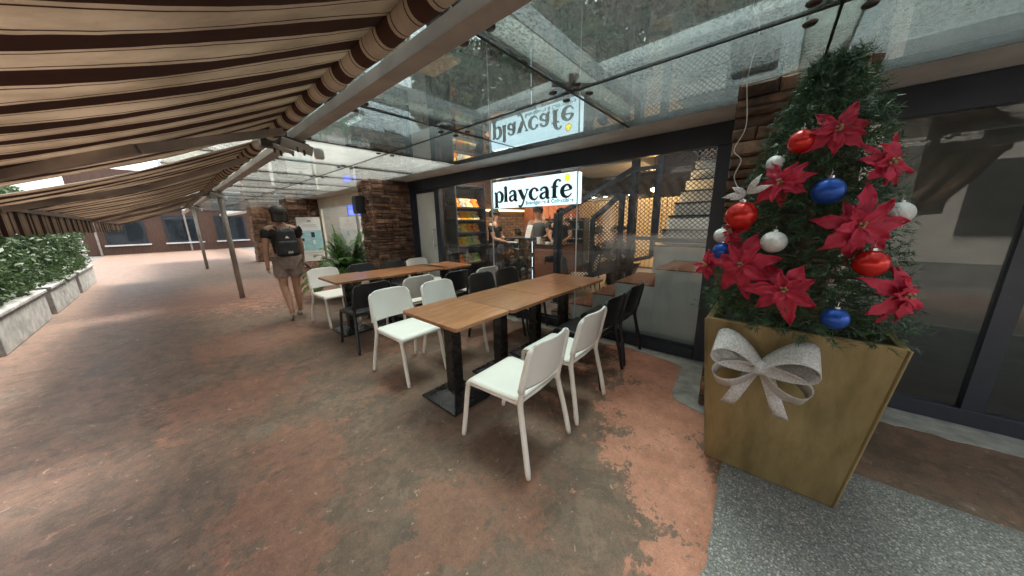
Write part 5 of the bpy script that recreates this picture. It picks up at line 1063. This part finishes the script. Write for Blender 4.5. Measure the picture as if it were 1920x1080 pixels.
# ================================================================== TREES AND HEDGES OUTDOORS
def crown_mesh(blobs, n, size, rng):
    V = np.zeros((n * 4, 3)); i = 0; wts = np.array([b[3] ** 2 for b in blobs]); wts = wts / wts.sum(); pick = rng.choice(len(blobs), n, p=wts)
    d = rng.normal(0, 1, (n, 3)); d /= np.linalg.norm(d, axis=1)[:, None]; r_ = rng.random(n) ** .45
    C = np.array([b[:3] for b in blobs])[pick]; RR = np.array([b[3] for b in blobs])[pick]; Pt = C + d * (r_ * RR)[:, None] * np.array((1, 1, .8))
    a = rng.normal(0, 1, (n, 3)); a /= np.linalg.norm(a, axis=1)[:, None]; b = np.cross(a, rng.normal(0, 1, (n, 3))); b /= np.linalg.norm(b, axis=1)[:, None]; s = size * rng.uniform(.6, 1.3, n)[:, None]
    V[0::4] = Pt - a * s; V[1::4] = Pt + b * s * .42; V[2::4] = Pt + a * s; V[3::4] = Pt - b * s * .42
    me = bpy.data.meshes.new('crown'); me.vertices.add(n * 4); me.vertices.foreach_set('co', V.astype(np.float32).ravel()); me.loops.add(n * 4); me.loops.foreach_set('vertex_index', np.arange(n * 4, dtype=np.int32)); me.polygons.add(n); me.polygons.foreach_set('loop_start', np.arange(0, n * 4, 4, dtype=np.int32)); me.update(); me.validate(); me.materials.append(M['leaf']); return me
def tree(loc, label, hgt, rad, n, size, seed, lo=.35):
    rg = np.random.default_rng(seed); t = thing('shade_tree', label, 'tree', loc, 0, 'trees around the cafe'); bl = []; limbs = MB()
    tr = [(0, 0, 0), (.05 * hgt * rg.normal(0, .4), .05 * hgt * rg.normal(0, .4), hgt * .3), (.08 * hgt * rg.normal(0, .5), .08 * hgt * rg.normal(0, .5), hgt * .7)]
    tp = cat_rom(tr, 5); MB().tube(tp, [.03 * hgt * (1 - .6 * i / len(tp)) for i in range(len(tp))], 10).build('trunk', M['bark'], t, smooth=True)
    for k in range(22):
        a = k * 2.4; z = hgt * (lo + (1 - lo) * rg.random()); r_ = rad * math.sqrt(rg.random()) * (1 - .45 * abs(z / hgt - .6)); p = (r_ * math.cos(a), r_ * math.sin(a), z); bl.append((*p, rad * rg.uniform(.18, .36)))
        limbs.tube([tp[min(len(tp) - 1, 4 + k % 7)], (p[0] * .5, p[1] * .5, p[2] * .8 + .1 * hgt), p], [.011 * hgt, .007 * hgt, .003 * hgt], 6)
    limbs.build('limbs', M['bark'], t); o = bpy.data.objects.new('crown', crown_mesh(bl, n, size, rg)); COL.objects.link(o); o.parent = t; return t
for i, (x, y, h_, r_, lb) in enumerate(((-0.5, 11.6, 10.5, 4.0, 'leafy tree behind the cafe, seen up through the canopy at the right'), (-4.8, 12.2, 11.5, 4.2, 'leafy tree behind the cafe, seen up through the middle of the canopy'), (-9.5, 12.0, 11.0, 4.4, 'leafy tree behind the cafe side wall, seen through the canopy at the left'), (-15.0, 12.0, 10.0, 4.2, 'leafy tree behind the neighbouring shop, seen through the far canopy'), (4.4, 11.5, 9.5, 3.8, 'leafy tree behind the dark shop bay at the right'), (-2.5, 16.0, 15.5, 5.0, 'tall tree farther behind the right of the cafe roof'), (-9.0, 16.5, 15.0, 5.2, 'tall tree farther behind the left of the cafe roof'))):
    tree((x, y, -.02), lb, h_, r_, 31000, .14, 40 + i, .28)
tree((-9.5, -4.6, -.02), 'dark tree standing outdoors left of the walkway', 6.5, 2.6, 16000, .08, 51); tree((-17, -5.5, -.02), 'dark tree farther along outdoors left of the walkway', 7.5, 3.0, 14000, .10, 52)
ob_ = thing('light_block_building', 'long unseen building added to cut sky light on the open side', 'building', (-8, -8, 0))  # unseen block added to cut open-side sky light and bounce sun back
W(MB().bx(-34, 14, -9, -8, 0, 5.5), ob_).build('wall', M['cream'], ob_)
for q in range(9):
    wn = W(MB().bx(-31 + q * 5, -28.6 + q * 5, -7.995, -7.95, .8, 2.8), ob_).build('window', M['frame'], ob_); W(MB().bx(-30.9 + q * 5, -28.7 + q * 5, -7.945, -7.94, .9, 2.7), ob_).build('pane', M['glass_case'], wn)
for i, x in enumerate((-5.2, -8.0, -10.8, -13.6)):
    t = thing('hedge_planter', ('nearest', 'second', 'third', 'farthest')[i] + ' tall clipped hedge in a grey trough left of the walkway', 'hedge', (x, -1.75, .0), 0, 'hedges along the open side of the walkway')
    MB().bx(-1.2, 1.2, -.28, .28, .002, .45).bx(-1.23, 1.23, -.31, .31, .45, .50).build('trough', M['pad'], t, bevel=.01)
    rg = np.random.default_rng(80 + i); bl = [(-1.12 + 2.24 * (q % 11) / 10, rg.normal(0, .06), .68 + .34 * (q // 11) + rg.normal(0, .05), .33) for q in range(55)]; o = bpy.data.objects.new('foliage', crown_mesh(bl, 20000, .04, rg)); COL.objects.link(o); o.parent = t
